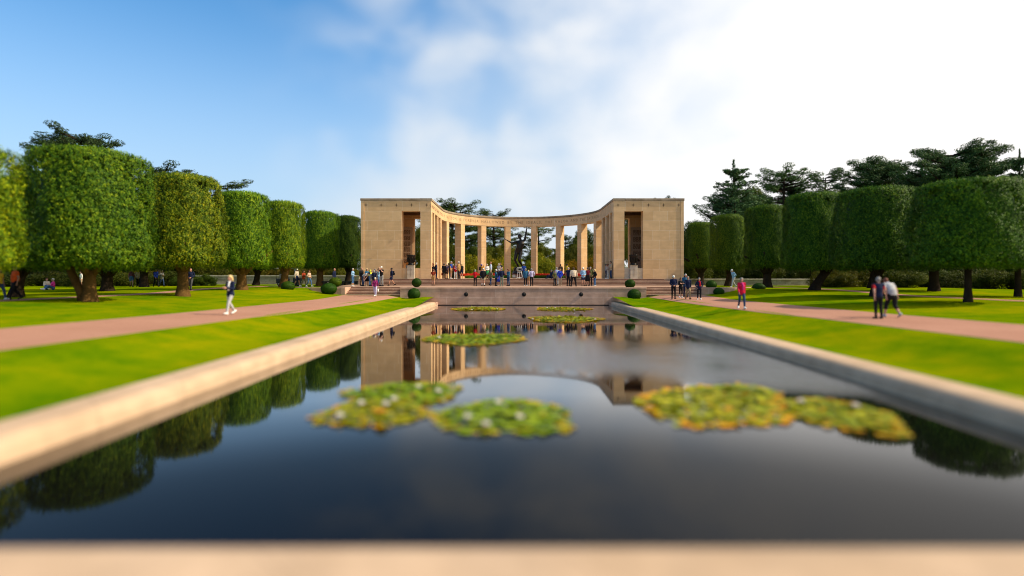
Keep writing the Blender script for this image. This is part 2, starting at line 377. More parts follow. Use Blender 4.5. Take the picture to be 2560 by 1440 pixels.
for s, nm in ((-1, 'left'), (1, 'right')):
    mb = MB(); tr = MB()
    for i in range(6):
        z1 = .06 + .128*(i+1) - (.01 if i == 5 else 0)
        a, b = sorted((XA+s*11.04, XA+s*15.88)); mb.box((a, 50.05+.33*i, -.2), (b, 51.74, z1 - .045)); tr.box((a-.0, 50.02+.33*i, z1-.044), (b, 50.02+.33*i+.40, z1))
    t = empty('steps', (XA+s*13.45, 50, .06), label=f'flight of pink stone steps at the end of the {nm} gravel walk', cat='steps')
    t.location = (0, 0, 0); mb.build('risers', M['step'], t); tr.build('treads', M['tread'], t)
    mb = MB(); P = [(16.1, 49.96), (17.6, 49.98), (18.9, 50.1), (19.8, 50.4), (20.6, 51.0), (21.2, 52.0)]
    path = []
    for i, (u, y) in enumerate(P):
        a, b = P[max(0, i-1)], P[min(len(P)-1, i+1)]; d = Vector((b[0]-a[0], b[1]-a[1])).normalized()
        path.append((XA+s*u, y, -s*d.y*1., d.x*1.))
    mb.sweep([(0, -.3), (0, .80), (.34, .80), (.34, -.3)], path)
    a, b = sorted((XA+s*15.9, XA+s*16.28)); mb.box((a, 49.93, -.3), (b, 52.3, .812))
    tag(mb.build('retaining_wall', M['wall_pink'], bevel=.015), f'low curved pinkish wall beside the {nm} steps behind ball bushes', 'wall')
mb = MB(); tr = MB()
for i in range(5):
    e = .42*(4-i)*.5; z1 = .9+.13*(i+1)+(.004 if i == 4 else 0); mb.box((XA-14.3-e, 55.0+.4*i, .4), (XA+14.3+e, 57.0, z1-.045)); tr.box((XA-14.33-e, 54.97+.4*i, z1-.044), (XA+14.33+e, 54.97+.4*i+(.45 if i < 4 else .25), z1))
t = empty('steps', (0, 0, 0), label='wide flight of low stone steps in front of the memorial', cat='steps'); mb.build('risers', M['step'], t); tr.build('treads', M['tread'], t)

# ------------------------------------------------------------------ the memorial: two pavilions joined by a curved colonnade
mem = empty('memorial', (XA, 57.1, 1.55), label='sand coloured stone memorial, two pavilions joined by a semicircle of tall square columns', cat='memorial')
HO, HF, HC, RI, RO = 6.9, 7.95, 8.2, 9.3, 10.4     # opening, frieze and coping heights; colonnade radii
DV, VC = 8.2, 8.4                                  # depth of a pavilion, centre of the curve
ST = M['stone']
def sbox(mb, s, u0, u1, v0, v1, z0, z1):
    a, b = sorted((s*u0, s*u1)); return mb.box((a, v0, z0), (b, v1, z1))
for s in (-1, 1):
    mb = MB(); sbox(mb, s, 12.3, 16.15, 0, .9, -.85, HO); sbox(mb, s, 9.3, 10.4, 0, .9, -.3, HO); sbox(mb, s, 16.15, 16.45, -.05, .9, -.85, HF - .002)
    mb.build('front_wall', ST, mem)
    mb = MB(); sbox(mb, s, 16.15, 16.53, -.12, .9, -.9, .1); mb.build('plinth', ST, mem)
    mb = MB(); sbox(mb, s, 10.4, 12.3, .14, .6, -.3, 1.1); mb.build('sill_wall', M['stone_light'] if s > 0 else ST, mem)
    mb = MB(); sbox(mb, s, 15.55, 16.45, .9, DV, -.85, HF); mb.build('side_wall', ST, mem)
    mb = MB(); sbox(mb, s, 12.4, 15.55, DV-.9, DV, -.3, HO); sbox(mb, s, 9.32, 10.38, DV-.9, DV, -.3, HO); sbox(mb, s, 10.38, 12.4, DV-.7, DV-.2, -.3, 1.1)
    mb.build('back_wall', ST, mem)
    mb = MB(); sbox(mb, s, 10.4, 16.15, 0, .9, HO, HF); mb.build('front_frieze', ST, mem)
    mb = MB(); sbox(mb, s, 10.4, 15.55, DV-.9, DV, HO, HF); mb.build('rear_frieze', ST, mem)
    mb = MB(); sbox(mb, s, 10.48, 16.52, -.08, .95, HF, HC); sbox(mb, s, 15.5, 16.52, .95, DV+.06, HF, HC); sbox(mb, s, 10.48, 15.5, DV-.95, DV+.06, HF, HC)
    mb.build('coping', M['cop'], mem, bevel=.03)
    mb = MB(); sbox(mb, s, 10.42, 15.53, .92, DV-.92, 7.62, 7.9); mb.build('roof', M['cop'], mem)
    for k in range(6):
        v = 1.4 + k*1.1; mb = MB(); sbox(mb, s, 10.42, 15.53, v, v+.28, 7.25, 7.6); mb.build('ceiling_beam', M['beam'], mem)
    for k in range(5):                             # little four pointed stars cut in the frieze
        x = s*(9.75 + k*1.55); p = []
        for j in range(8):
            r = .21 if j % 2 == 0 else .05; p.append((x+r*math.cos(j*math.pi/4), HO+.62+r*math.sin(j*math.pi/4)))
        mb = MB(); mb.add([(a, -.012, b) for a, b in p] + [(a, .05, b) for a, b in p], [tuple(range(8))] + [(i, (i+1) % 8, 8+(i+1) % 8, 8+i) for i in range(8)])
        mb.build('star', M['engrave'], mem)
    # tablet on the back wall: engraved paragraphs and a map
    v = DV-.9
    mb = MB(); sbox(mb, s, 12.55, 15.2, v-.06, v-.002, 1.25 if s > 0 else 1.9, 5.9); pan = mb.build('tablet', plain('tablet_stone', (.40, .30, .215), .8), mem)
    mb = MB(); zz = 5.55
    for b_ in range(6 if s < 0 else 4):
        for l in range(4 if s < 0 else 5):
            x = 12.8
            while x < 14.9:
                wd = random.uniform(.1, .34); sbox(mb, s, x, min(x+wd, 14.95), v-.068, v-.05, zz-.075, zz); x += wd+.06
            zz -= .125
        zz -= .16
    mb.build('lettering', M['engrave'], pan)
    if s > 0:
        dk = plain('map_line', (.03, .02, .02), .6); mb = MB()
        for a in ((12.8, 12.83, 1.5, 3.0), (12.8, 15.0, 3.0, 3.03), (13.5, 14.7, 2.4, 2.43), (13.3, 14.2, 1.75, 1.8), (13.9, 14.1, 1.55, 2.0), (14.2, 15.0, 2.0, 2.05)): sbox(mb, s, a[0], a[1], v-.07, v-.05, a[2], a[3])
        mb.add([(12.95, v-.07, 2.2), (13.5, v-.07, 1.9), (13.6, v-.07, 2.1), (13.2, v-.07, 2.45)], [(0, 1, 2, 3)])
        mb.build('map_lines', dk, pan)
        MB().add([(13.7, v-.07, 1.85), (13.95, v-.072, 1.8), (14.0, v-.07, 2.05), (13.8, v-.072, 2.1)], [(0, 1, 2, 3)]).build('map_patch', plain('map_red', (.28, .02, .05), .6), pan)
        MB().add([(14.2, v-.07, 2.15), (14.9, v-.072, 2.1), (14.85, v-.07, 2.3), (14.3, v-.072, 2.35)], [(0, 1, 2, 3)]).build('map_patch', plain('map_green', (.05, .10, .05), .6), pan)
    else:
        fr = MB().box((-12.0, .62, 1.1), (-11.4, .66, 1.72)).build('framed_map', M['black_metal'], mem)
        MB().box((-11.96, .612, 1.38), (-11.68, .62, 1.68)).build('map_print', plain('map_orange', (.75, .25, .03), .5), fr)
        MB().box((-11.96, .612, 1.14), (-11.44, .62, 1.38)).build('map_print', plain('map_grey', (.45, .43, .42), .5), fr)
    for v in (2.5, 5.1):
        mb = MB(); sbox(mb, s, RI+.02, RO-.03, v-.35, v+.35, -.05, HO); mb.build('column', ST, mem)
arc = [(-RI, 0.0, -1, 0)] + [(-RI, v, -1, 0) for v in (4., VC)] + [(RI*math.sin(t), VC+RI*math.cos(t), math.sin(t), math.cos(t)) for t in np.linspace(-math.pi/2, math.pi/2, 49)[1:-1]] + [(RI, v, 1, 0) for v in (VC, 4., 0.0)]
MB().sweep([(0, HO), (0, HF), (1.1, HF), (1.1, HO)], arc).build('frieze', ST, mem)
MB().sweep([(-.08, HF+.05), (-.08, HC-.02), (-.04, HC), (1.18, HC), (1.18, HF), (-.05, HF)], [(x, y-.08 if y < .01 else y, a, b) for x, y, a, b in arc]).build('coping', M['cop'], mem)
for k in range(8):
    th = R(-73.5 + 21*k)
    mb = MB().box((-.36, RI+.02, -.05), (.36, RI+1.07, HO))
    c, q = math.cos(-th), math.sin(-th)
    mb.v = [(x*c-y*q, VC+x*q+y*c, z) for x, y, z in mb.v]; mb.build('column', ST, mem)
def glyph(ch, size):
    cu = bpy.data.curves.new('letter', 'FONT'); cu.body = ch; cu.size = size; cu.extrude = .006; cu.resolution_u = 2
    ob = bpy.data.objects.new('letter', cu); COL.objects.link(ob); dg = bpy.context.evaluated_depsgraph_get(); dg.update()
    me = bpy.data.meshes.new_from_object(ob.evaluated_get(dg)); v = [tuple(x.co) for x in me.vertices]; f = [tuple(p.vertices) for p in me.polygons]
    bpy.data.objects.remove(ob); bpy.data.curves.remove(cu); bpy.data.meshes.remove(me); return v, f
mb = MB(); cache = {}
def place(s, d):
    """point on the inner face at arc length s from the back of the curve; d stands proud of it"""
    L = RI*math.pi/2
    if abs(s) <= L: t = s/RI; return ((RI-d)*math.sin(t), VC+(RI-d)*math.cos(t))
    return (math.copysign(RI-d, s), VC-(abs(s)-L))
def letters(text, s0, step):
    s = s0
    for ch in text:
        if ch == ' ': s += step*.75; continue
        if ch not in cache: cache[ch] = glyph(ch, .48)
        v, f = cache[ch]; w = max(x for x, _, _ in v)
        mb.add([(*place(s+x, .004+z), HO+.38+y) for x, y, z in v], f); s += w + .105
    return s
PHRASE = 'THIS EMBATTLED SHORE, PORTAL OF FREEDOM, IS FOREVER '
test = MB(); keep = mb; mb = test; wid = letters(PHRASE, 0, .42); mb = keep
letters(PHRASE + 'HALLOWED BY THE IDEALS, THE VALOR AND THE SACRIFICES', -5.5-wid, .42)
mb.build('lettering', M['engrave'] if 0 else plain('cut_letters', (.25, .155, .085), .9), mem, fix=False)

# urns on their pedestals
prof = [(.30, 0), (.33, .04), (.30, .10), (.27, .14), (.29, .2), (.33, .45), (.37, .7), (.41, .86), (.47, .93), (.48, 1.0), (.45, 1.04), (.41, 1.02), (.36, .9), (.0, .88)]
for s, nm in ((-1, 'left'), (1, 'right')):
    p = empty('pedestal', (XA+s*11.33, 57.2, 1.55), label=f'pale stone pedestal with carved cross under the bronze urn of the {nm} pavilion', cat='pedestal', group='urn pedestals')
    MB().box((-.37, -.37, -.05), (.37, .03, 1.4)).build('shaft', M['stone_light'], p, bevel=.01)
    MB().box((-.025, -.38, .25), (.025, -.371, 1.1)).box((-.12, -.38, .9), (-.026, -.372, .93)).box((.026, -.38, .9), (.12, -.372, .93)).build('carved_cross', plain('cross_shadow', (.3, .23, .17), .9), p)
    u = empty('urn', (XA+s*11.33, 57.03, 2.95), label=f'dark bronze urn on the pedestal before the {nm} pavilion opening', cat='urn', group='bronze urns')
    MB().lathe(prof).build('vessel', M['bronze'], u, smooth=True)
    MB().box((-.36, -.33, 0), (.36, .33, .03)).build('base', M['bronze'], u)
    mb = MB()
    for k in range(10):
        a = k*math.pi/5 + .2; r = .345; mb.tube([(r*math.cos(a), r*math.sin(a), .3), (1.07*r*math.cos(a+.1), 1.07*r*math.sin(a+.1), .5), (1.18*r*math.cos(a-.05), 1.18*r*math.sin(a-.05), .72)], [.03, .045, .03], 6); mb.ball((1.12*r*math.cos(a), 1.12*r*math.sin(a), .79), .035, 6, 5)
    mb.build('relief', M['bronze'], u, smooth=True)

# flower beds, railing, wreath stand, floodlight
def arcpts(r, a0, a1, k): return [(r*math.sin(R(a)), VC+r*math.cos(R(a))) for a in np.linspace(a0, a1, k)]
def leaf_mesh(name, P, N, L, W, seed=0, tri=False, jit=.35, up=None):
    """one small folded leaf per point"""
    g = np.random.default_rng(seed); P = np.asarray(P, float); n = len(P)
    N = np.asarray(N, float) + g.normal(0, jit, (n, 3)); N /= np.linalg.norm(N, axis=1)[:, None] + 1e-9
    T = g.normal(0, 1, (n, 3)) if up is None else np.asarray(up, float) + g.normal(0, .45, (n, 3))
    T -= N*(T*N).sum(1)[:, None]; T /= np.linalg.norm(T, axis=1)[:, None] + 1e-9
    B = np.cross(N, T); L = (L*g.uniform(.6, 1.4, n))[:, None]; W = (W*g.uniform(.6, 1.4, n))[:, None]
    V = np.stack([P-T*L/2, P+B*W/2+N*W*.25, P+T*L/2, P-B*W/2+N*W*.25], 1).reshape(-1, 3)
    i = np.arange(n)*4
    return V, np.stack([i, i+1, i+2, i+3], 1)
fl_red = leafmat('red_flowers', [(.0, (.35, .01, .008)), (.6, (.60, .025, .012)), (1, (.75, .14, .02))], .2, tint=False)
for s, a0, a1, nm in ((-1, 13, 31, 'left of the statue, nearer it'), (-1, 36, 62, 'left of the statue, farther from it'), (1, 13, 31, 'right of the statue, nearer it'), (1, 36, 62, 'right of the statue, farther from it')):
    b = empty('flower_bed', (XA, 57.1, 1.55), label='curved bed of red flowers edged in green, ' + nm, cat='flower bed', group='flower beds in front of the columns')
    g = np.random.default_rng(int(a0+s*7+20)); n = 2600
    a = R(1)*g.uniform(a0, a1, n)*s; r = g.uniform(7.35, 8.0, n)
    P = np.stack([r*np.sin(a), VC+r*np.cos(a), g.uniform(.0, .34, n)], 1)
    V, f = leaf_mesh('', P, np.stack([-np.sin(a)*.5, -np.cos(a)*.5, .8+0*a], 1), .11, .06, 3); link('edging', mesh_np('edging', V, [f]), M['box'], b).color = (2.2, 2.0, 1.2, 1)
    r = g.uniform(7.9, 8.8, n); P = np.stack([r*np.sin(a), VC+r*np.cos(a), .3+.28*g.uniform(0, 1, n)], 1)
    V, f = leaf_mesh('', P, np.stack([0*a, -.6+0*a, .8+0*a], 1), .12, .10, 4); o = link('blossoms', mesh_np('blossoms', V, [f]), fl_red, b); o['kind'] = 'stuff'
rl = empty('railing', (XA, 57.1, 1.55), label='thin black metal railing curving behind the columns', cat='railing')
for z in (.12, .55, .98): MB().sweep([(0, z), (0, z+.045), (.045, z+.045), (.045, z)], [(x, y, x/13., (y-VC)/13.) for x, y in arcpts(13., -70, 70, 41)]).build('rail', M['black_metal'], rl)
for x, y in arcpts(13.02, -70, 70, 29): MB().box((x-.03, y-.03, -.05), (x+.03, y+.03, 1.08)).build('post', M['black_metal'], rl)
ws = empty('wreath_stand', (X_at(1299, 62), 62, 1.55), label='white easel holding a white wreath at the foot of the bronze statue', cat='wreath stand')
wh = plain('white_paint', (.82, .82, .80), .5)
MB().tube([(-.33, 0, 0), (-.15, 0, .95)], [.03, .03], 8).tube([(.33, 0, 0), (.15, 0, .95)], [.03, .03], 8).tube([(0, .35, 0), (0, .05, .95)], [.025, .025], 8).tube([(-.31, 0, .1), (.31, 0, .1)], [.028, .028], 8).tube([(-.2, 0, .68), (.2, 0, .68)], [.025, .025], 8).build('easel', wh, ws, smooth=True)
g = np.random.default_rng(5); a = g.uniform(0, 6.283, 1100); q = g.uniform(0, 6.283, 1100); rr = .25 + .08*np.cos(q)
P = np.stack([rr*np.cos(a), -.08+.08*np.sin(q), 1.02+.75*rr*np.sin(a)], 1); V, f = leaf_mesh('', P, P-np.array([0, 0, 1.02]), .08, .06, 6); link('wreath', mesh_np('wreath', V, [f]), leafmat('white_petals', [(0, (.55, .55, .5)), (1, (.85, .85, .82))], .2, tint=False), ws)
fl = empty('floodlight', (X_at(1286, 62), 62, 1.55), label='small grey floodlight on the floor left of the white easel', cat='floodlight')
MB().box((-.22, -.08, .12), (.12, .12, .42), rz=.3).build('housing', plain('grey_metal', (.4, .42, .42), .4, .6), fl, bevel=.03)
MB().tube([(-.05, .02, 0), (-.05, .02, .14)], [.03, .03], 8).build('bracket', M['black_metal'], fl)

# garden walls, benches
for s, x0, x1, Y, z0, z1, nm in ((-1, 470, 898, 75., .35, 1.95, 'left'), (1, 1706, 2060, 72., .25, 1.5, 'right')):
    t = empty('garden_wall', (X_at((x0+x1)/2, Y), Y, z0), label=f'low grey stone block wall with pale cap beyond the {nm} row of trees' if s < 0 else 'low sunlit buff stone block wall with pale cap beyond the right row of trees', cat='wall')
    hw = abs(x1-x0)/2*Y/F
    MB().box((-hw, 0, 0), (hw, .5, z1-z0-.16)).build('wall_face', M['garden_wall'], t)
    MB().box((-hw-.05, -.07, z1-z0-.158), (hw+.05, .57, z1-z0)).build('wall_cap', M['wall_cap'], t, bevel=.02)
for x0, x1, nm in ((806, 862, 'under the last green trees'), (866, 897, 'close to the left pavilion')):
    Y = 60.; z = .74; bn = empty('bench', (X_at((x0+x1)/2, Y), Y, z), label=f'long dark stone bench by the garden wall, {nm}', cat='bench', group='dark benches by the garden wall')
    hw = (x1-x0)/2*Y/F; dk = plain('shaded_bench', (.045, .036, .03), .8)  # the shade on the stone benches is painted in as a dark colour
    MB().box((-hw, -.25, .42), (hw, .25, .55)).build('seat', dk, bn, bevel=.01)
    for e in (-1, 1): MB().box((e*(hw-.3)-.13, -.2, -.1), (e*(hw-.3)+.13, .2, .42)).build('leg', dk, bn)
# ------------------------------------------------------------------ trees and shrubs
def clipped_crown(seed, n=99000, R0=3.3, H=6.3, shoots=4200):
    """a clipped evergreen oak: bell shaped, flat top, dense shell of small leaves over an inner mass"""
    g = np.random.default_rng(seed)
    tt = [0, .02, .06, .14, .3, .5, .75, .88, .95, .985, 1]; rr = [.82, .93, .98, 1.0, .985, .955, .92, .905, .885, .84, .76]
    ph = g.uniform(0, 6.28, 8); am = g.uniform(.014, .040, 8)
    def lump(a, t): return 1 + am[0]*np.sin(2*a+ph[0]) + am[1]*np.sin(3*a+ph[1]+3*t) + am[2]*np.sin(5*a+ph[2]-5*t) + am[3]*np.sin(7*a+9*t+ph[3]) + .6*am[4]*np.sin(13*a+ph[4]+17*t) + .6*am[5]*np.sin(11*a-23*t+ph[5])
    # sprigs: little tufts of leaves that point outwards and up, so the clipped face is made of light tips and dark gaps
    nt0 = n//9; ns = int(nt0*.76); nt_ = int(nt0*.15); nb = nt0-ns-nt_
    t = g.uniform(0, 1, ns); a = g.uniform(0, 6.283, ns); r = np.interp(t, tt, rr)*lump(a, t)*R0
    hole = np.sin(4*a+ph[6]+9*t)*np.sin(11*t+ph[7]+3*a)+.7*np.sin(9*a-21*t)*np.sin(17*t+5*a+ph[0])
    r = r - np.minimum(g.exponential(.10, ns), .5) - .34*np.clip(hole-.35, 0, 1) + .05 + np.where(g.uniform(0, 1, ns) < .05, g.uniform(.04, .24, ns), 0)
    s = (np.interp(t+.02, tt, rr)-np.interp(t-.02, tt, rr))/.04*R0/H
    P = [np.stack([r*np.cos(a), r*np.sin(a), t*H], 1)]; N = [np.stack([np.cos(a), np.sin(a), -np.clip(s, -2, 2)*.7+.05], 1)]
    a = g.uniform(0, 6.283, nt_); q = np.sqrt(g.uniform(0, 1, nt_)); r = q*.78*R0*lump(a, 1.)
    z = H*(1+.012*np.sin(3*a+ph[6])-.05*q**3) + .07 - np.minimum(g.exponential(.1, nt_), .5); P.append(np.stack([r*np.cos(a), r*np.sin(a), z], 1)); N.append(np.stack([0*a, 0*a, 1+0*a], 1))
    a = g.uniform(0, 6.283, nb); q = np.sqrt(g.uniform(0, 1, nb)); r = q*.9*R0
    P.append(np.stack([r*np.cos(a), r*np.sin(a), .1 + .35*(1-q) + g.normal(0, .16, nb)], 1)); N.append(np.stack([.4*np.cos(a), .4*np.sin(a), -1+0*a], 1))
    P = np.concatenate(P); N = np.concatenate(N); N /= np.linalg.norm(N, axis=1)[:, None]
    D = N*.9 + np.array([0, 0, .75]) + g.normal(0, .3, N.shape); D[-nb:] = N[-nb:]+g.normal(0, .4, (nb, 3)); D /= np.linalg.norm(D, axis=1)[:, None]
    k9 = 9; w = g.uniform(-.5, 1, (len(P), k9, 1)); ln = g.uniform(.10, .24, (len(P), 1, 1))
    C = P[:, None]+D[:, None]*w*ln+g.normal(0, .035, (len(P), k9, 3)); NN = np.repeat((N+.35*D)[:, None], k9, 1)+g.normal(0, .2, (len(P), k9, 3)); UU = np.repeat(D[:, None], k9, 1)
    V, f = leaf_mesh('', C.reshape(-1, 3), NN.reshape(-1, 3), .12, .05, seed, jit=.35, up=UU.reshape(-1, 3))
    # young shoots standing up from the top edge
    a = g.uniform(0, 6.283, shoots); q = np.sqrt(g.uniform(.1, 1, shoots)); r = q*.84*R0
    z = H*(1-.05*q**3)+g.uniform(0, .42, shoots)*g.uniform(.2, 1, shoots)
    V2, f2 = leaf_mesh('', np.stack([r*np.cos(a), r*np.sin(a), z], 1), np.stack([np.cos(a), np.sin(a), .2+0*a], 1), .26, .05, seed+1, up=np.array([[0, 0, 1.]]))
    # inner mass, well inside the leaves
    k = 28; core = []; rows = [(.05, .5), (.1, .66), (.2, .76), (.5, .74), (.8, .68), (.9, .6), (.93, .3)]
    for tz, q in rows:
        for j in range(k):
            b = 2*math.pi*j/k; w = q*R0*(1+g.normal(0, .02)); core.append((w*math.cos(b), w*math.sin(b), tz*H))
    cf = [(i*k+j, i*k+(j+1) % k, (i+1)*k+(j+1) % k, (i+1)*k+j) for i in range(len(rows)-1) for j in range(k)]
    o1 = len(V); o2 = o1+len(V2); me = mesh_np('crown', np.concatenate([V, V2, core]), [f, f2+o1, np.array(cf)+o2])
    return me
def limbs(seed, hfork, r0, spread, top, n=5, lean=(0, 0), twin=False):
    g = random.Random(seed); mb = MB(); lx, ly = lean
    base = [(0, 0, -.25), (0, 0, .05), (lx*.25, ly*.25, hfork*.35), (lx*.7, ly*.7, hfork*.75), (lx, ly, hfork)]
    mb.tube(base, [r0*1.75, r0*1.4, r0*1.03, r0*.95, r0*1.02], 14, caps=False)
    if twin: mb.tube([(-.3, 0, -.2), (-.45, 0, .5), (-.95, 0, hfork*.9), (-1.4, .1, hfork+1.0), (-1.8, .2, hfork+2)], [r0*.95, r0*.72, r0*.62, r0*.5, r0*.3], 10, caps=False)
    for i in range(n):
        a = 2*math.pi*(i+g.uniform(-.25, .25))/n; d = spread*g.uniform(.75, 1.1); h = hfork
        p = [(lx*.85, ly*.85, h-.35), (lx+d*.28*math.cos(a), ly+d*.28*math.sin(a), h+.35), (lx+d*.62*math.cos(a+.1), ly+d*.62*math.sin(a+.1), h+1.0), (lx+d*math.cos(a), ly+d*math.sin(a), h+top*g.uniform(.8, 1.1))]
        mb.tube(p, [r0*.7, r0*.5, r0*.36, r0*.2], 9, caps=False)
        b = a+g.choice((-.7, .7)); mb.tube([p[1], (p[1][0]+d*.4*math.cos(b), p[1][1]+d*.4*math.sin(b), h+1.3)], [r0*.28, r0*.14], 7, caps=False)
    return mb.mesh('trunk', True)
CR = [clipped_crown(s) for s in (11, 12, 13)]
TR = [limbs(21, 1.75, .34, 1.9, 1.6, 5), limbs(22, 1.6, .32, 2.0, 1.5, 5, (.25, 0)), limbs(23, 1.5, .38, 2.2, 1.7, 6), limbs(24, 1.7, .30, 1.9, 1.6, 4, (0, 0), True), limbs(25, 1.7, .34, 1.7, 1.5, 4, (1.05, .1)), limbs(26, 2.0, .17, 1.2, 1.4, 4)]
def oak(px, Y, top, width, bot, cr, tr, tint, label, group, bark='bark', rz=0., x=None):
    width *= .85; X = X_at(px, Y) if x is None else x; z = float(gz(X, Y)); zt_ = Z_at(top, Y-.36*width)-.12; zb = Z_at(bot, Y)
    t = empty('clipped_oak', (X, Y, z), rz, label, 'tree', group)
    link('trunk', TR[tr], M[bark], t, scale=(1, 1, max(.8, (zb-z)/1.9)), rz=-rz)
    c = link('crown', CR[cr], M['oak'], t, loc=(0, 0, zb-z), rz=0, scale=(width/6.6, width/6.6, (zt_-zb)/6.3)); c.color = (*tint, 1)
    return t
GL, GR = 'clipped evergreen trees of the left row', 'clipped evergreen trees of the right row'
oak(0, 21.5, 312, 6.9, 672, 1, 1, (2.94, 2.47, 0.96), 'yellow green clipped tree cut off by the left edge of the view', GL, rz=1., x=-22.9)
oak(224, 30, 362, 6.8, 668, 0, 3, (1.47, 1.58, 1.14), 'broad deep green clipped tree with a forked trunk, nearest whole one of the left row', GL, rz=0)
oak(457, 38.3, 432, 5.9, 664, 2, 0, (2.40, 1.80, 1.20), 'olive brown clipped tree with a stout orange lit trunk behind the broad green one', GL, rz=2.)
oak(604, 46.5, 478, 5.3, 668, 1, 2, (1.94, 2.03, 1.08), 'bright green clipped tree with spreading low limbs behind the blonde walker', GL, rz=3.2)
oak(708, 52.7, 503, 4.7, 667, 0, 1, (2.33, 2.10, 0.96), 'yellowish clipped tree with a thick trunk left of the golf cart', GL, rz=4.1)
oak(800, 60.2, 528, 4.8, 669, 2, 0, (1.55, 1.72, 1.08), 'fresh green clipped tree above the walkers by the golf cart', GL, rz=5.)
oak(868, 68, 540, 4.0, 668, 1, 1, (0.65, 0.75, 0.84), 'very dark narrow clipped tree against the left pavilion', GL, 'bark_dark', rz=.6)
G2 = 'clipped trees of the second row on the left'
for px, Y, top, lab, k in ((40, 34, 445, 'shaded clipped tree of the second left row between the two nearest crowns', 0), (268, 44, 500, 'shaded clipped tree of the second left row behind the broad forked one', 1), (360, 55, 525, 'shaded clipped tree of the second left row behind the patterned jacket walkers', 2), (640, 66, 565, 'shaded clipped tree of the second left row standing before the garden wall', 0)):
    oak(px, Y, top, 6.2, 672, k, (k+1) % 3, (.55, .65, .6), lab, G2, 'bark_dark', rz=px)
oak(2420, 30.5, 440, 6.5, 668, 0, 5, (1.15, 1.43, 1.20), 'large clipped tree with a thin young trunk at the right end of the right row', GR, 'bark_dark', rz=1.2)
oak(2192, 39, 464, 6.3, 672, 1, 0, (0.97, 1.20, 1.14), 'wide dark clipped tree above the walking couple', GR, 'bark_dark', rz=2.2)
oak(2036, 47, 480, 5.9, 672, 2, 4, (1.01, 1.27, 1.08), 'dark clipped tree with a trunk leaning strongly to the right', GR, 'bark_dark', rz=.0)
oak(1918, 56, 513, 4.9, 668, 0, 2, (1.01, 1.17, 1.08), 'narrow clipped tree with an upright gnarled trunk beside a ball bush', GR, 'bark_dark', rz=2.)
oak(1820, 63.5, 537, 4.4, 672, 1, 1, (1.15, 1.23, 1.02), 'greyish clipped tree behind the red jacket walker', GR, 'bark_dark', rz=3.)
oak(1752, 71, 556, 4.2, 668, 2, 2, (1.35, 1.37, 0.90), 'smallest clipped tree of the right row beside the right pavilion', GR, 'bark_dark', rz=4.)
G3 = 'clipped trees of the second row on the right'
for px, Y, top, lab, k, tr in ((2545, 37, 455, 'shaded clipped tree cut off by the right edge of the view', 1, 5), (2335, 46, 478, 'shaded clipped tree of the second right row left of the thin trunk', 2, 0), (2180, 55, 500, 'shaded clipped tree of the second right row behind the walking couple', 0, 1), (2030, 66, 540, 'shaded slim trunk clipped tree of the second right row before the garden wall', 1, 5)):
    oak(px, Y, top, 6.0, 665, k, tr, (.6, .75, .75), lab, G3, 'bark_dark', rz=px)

def conifer(seed, H, R0, n_br, clump, style):
    """trunk and whorls of branches, each carrying flat pads or tufts of needles; returns trunk and foliage meshes"""
    g = np.random.default_rng(seed); mb = MB(); P = []; N = []; U = []
    lean = g.uniform(-.06, .06)*H
    ax = lambda t: np.array([lean*t*t, .5*lean*t, H*t])
    mb.tube([tuple(ax(t)-np.array([0, 0, .4 if t == 0 else 0])) for t in np.linspace(0, .97, 8)], [H*.028*(1-.9*t)+.04 for t in np.linspace(0, 1, 8)], 9, caps=False)
    for i in range(n_br):
        if style == 'pad': t = g.uniform(.35, 1.0); prof = .35+.65*min(1, (1.15-t)*2.3)
        elif style == 'spire': t = .10+.88*g.uniform(0, 1)**1.1; prof = .12+.95*(1-t)
        else: t = g.uniform(.38, 1.0); prof = .45+.55*min(1, (1.12-t)*1.9)
        a = g.uniform(0, 6.283); ln = R0*prof*g.uniform(.55, 1.15); rise = {'pad': .22, 'spire': .42, 'pine': .38}[style]*ln*g.uniform(.3, 1.4)
        p0 = ax(t); d = np.array([math.cos(a), math.sin(a), 0]); tip = p0 + d*ln + np.array([0, 0, rise]); mid = p0 + d*ln*.55 + np.array([0, 0, rise*.25])
        mb.tube([tuple(p0), tuple(mid), tuple(tip)], [.028*ln+.02, .018*ln+.015, .012], 5, caps=False)
        k = max(2, int(ln/.75))
        for j in range(k):
            w = .35+.65*(j+g.uniform(0, 1))/k; c = (p0*(1-w)+tip*w) - np.array([0, 0, rise*.5*(w-w*w)*2])
            c = c + np.array([-d[1], d[0], 0])*g.normal(0, .16*ln*(1.2-w)); s = clump*g.uniform(.6, 1.25)*(1.15-.35*w)*(.35+.65*min(1, (1-t)*2.2) if style == 'spire' else 1)
            m = int(130*s*s)+40; q = g.normal(0, 1, (m, 3)); q /= np.linalg.norm(q, axis=1)[:, None]; q *= g.uniform(.35, 1, (m, 1))**.5
            q = q*np.array([s, s, s*(.30 if style == 'pad' else .5)]); q[:, 2] += .12*s
            P.append(c+q); N.append(q*np.array([.5, .5, 1.5])+np.array([0, 0, .3*s])); U.append(np.tile(d+np.array([0, 0, .5]), (m, 1)))
    if style == 'spire':                            # the leading shoot
        m = 260; q = g.uniform(0, 1, m); c = ax(.9)+np.outer(q, ax(1.08)-ax(.9)); P.append(c+g.normal(0, .2, (m, 3))*(1.05-q)[:, None]); N.append(g.normal(0, 1, (m, 3))); U.append(np.tile([0, 0, 1.], (m, 1)))
    P = np.concatenate(P); N = np.concatenate(N); U = np.concatenate(U); N /= np.linalg.norm(N, axis=1)[:, None]+1e-6
    V, f = leaf_mesh('', P, N, .27, .075, seed, jit=.5, up=U)
    return mb.mesh('trunk', True), mesh_np('foliage', V, [f])
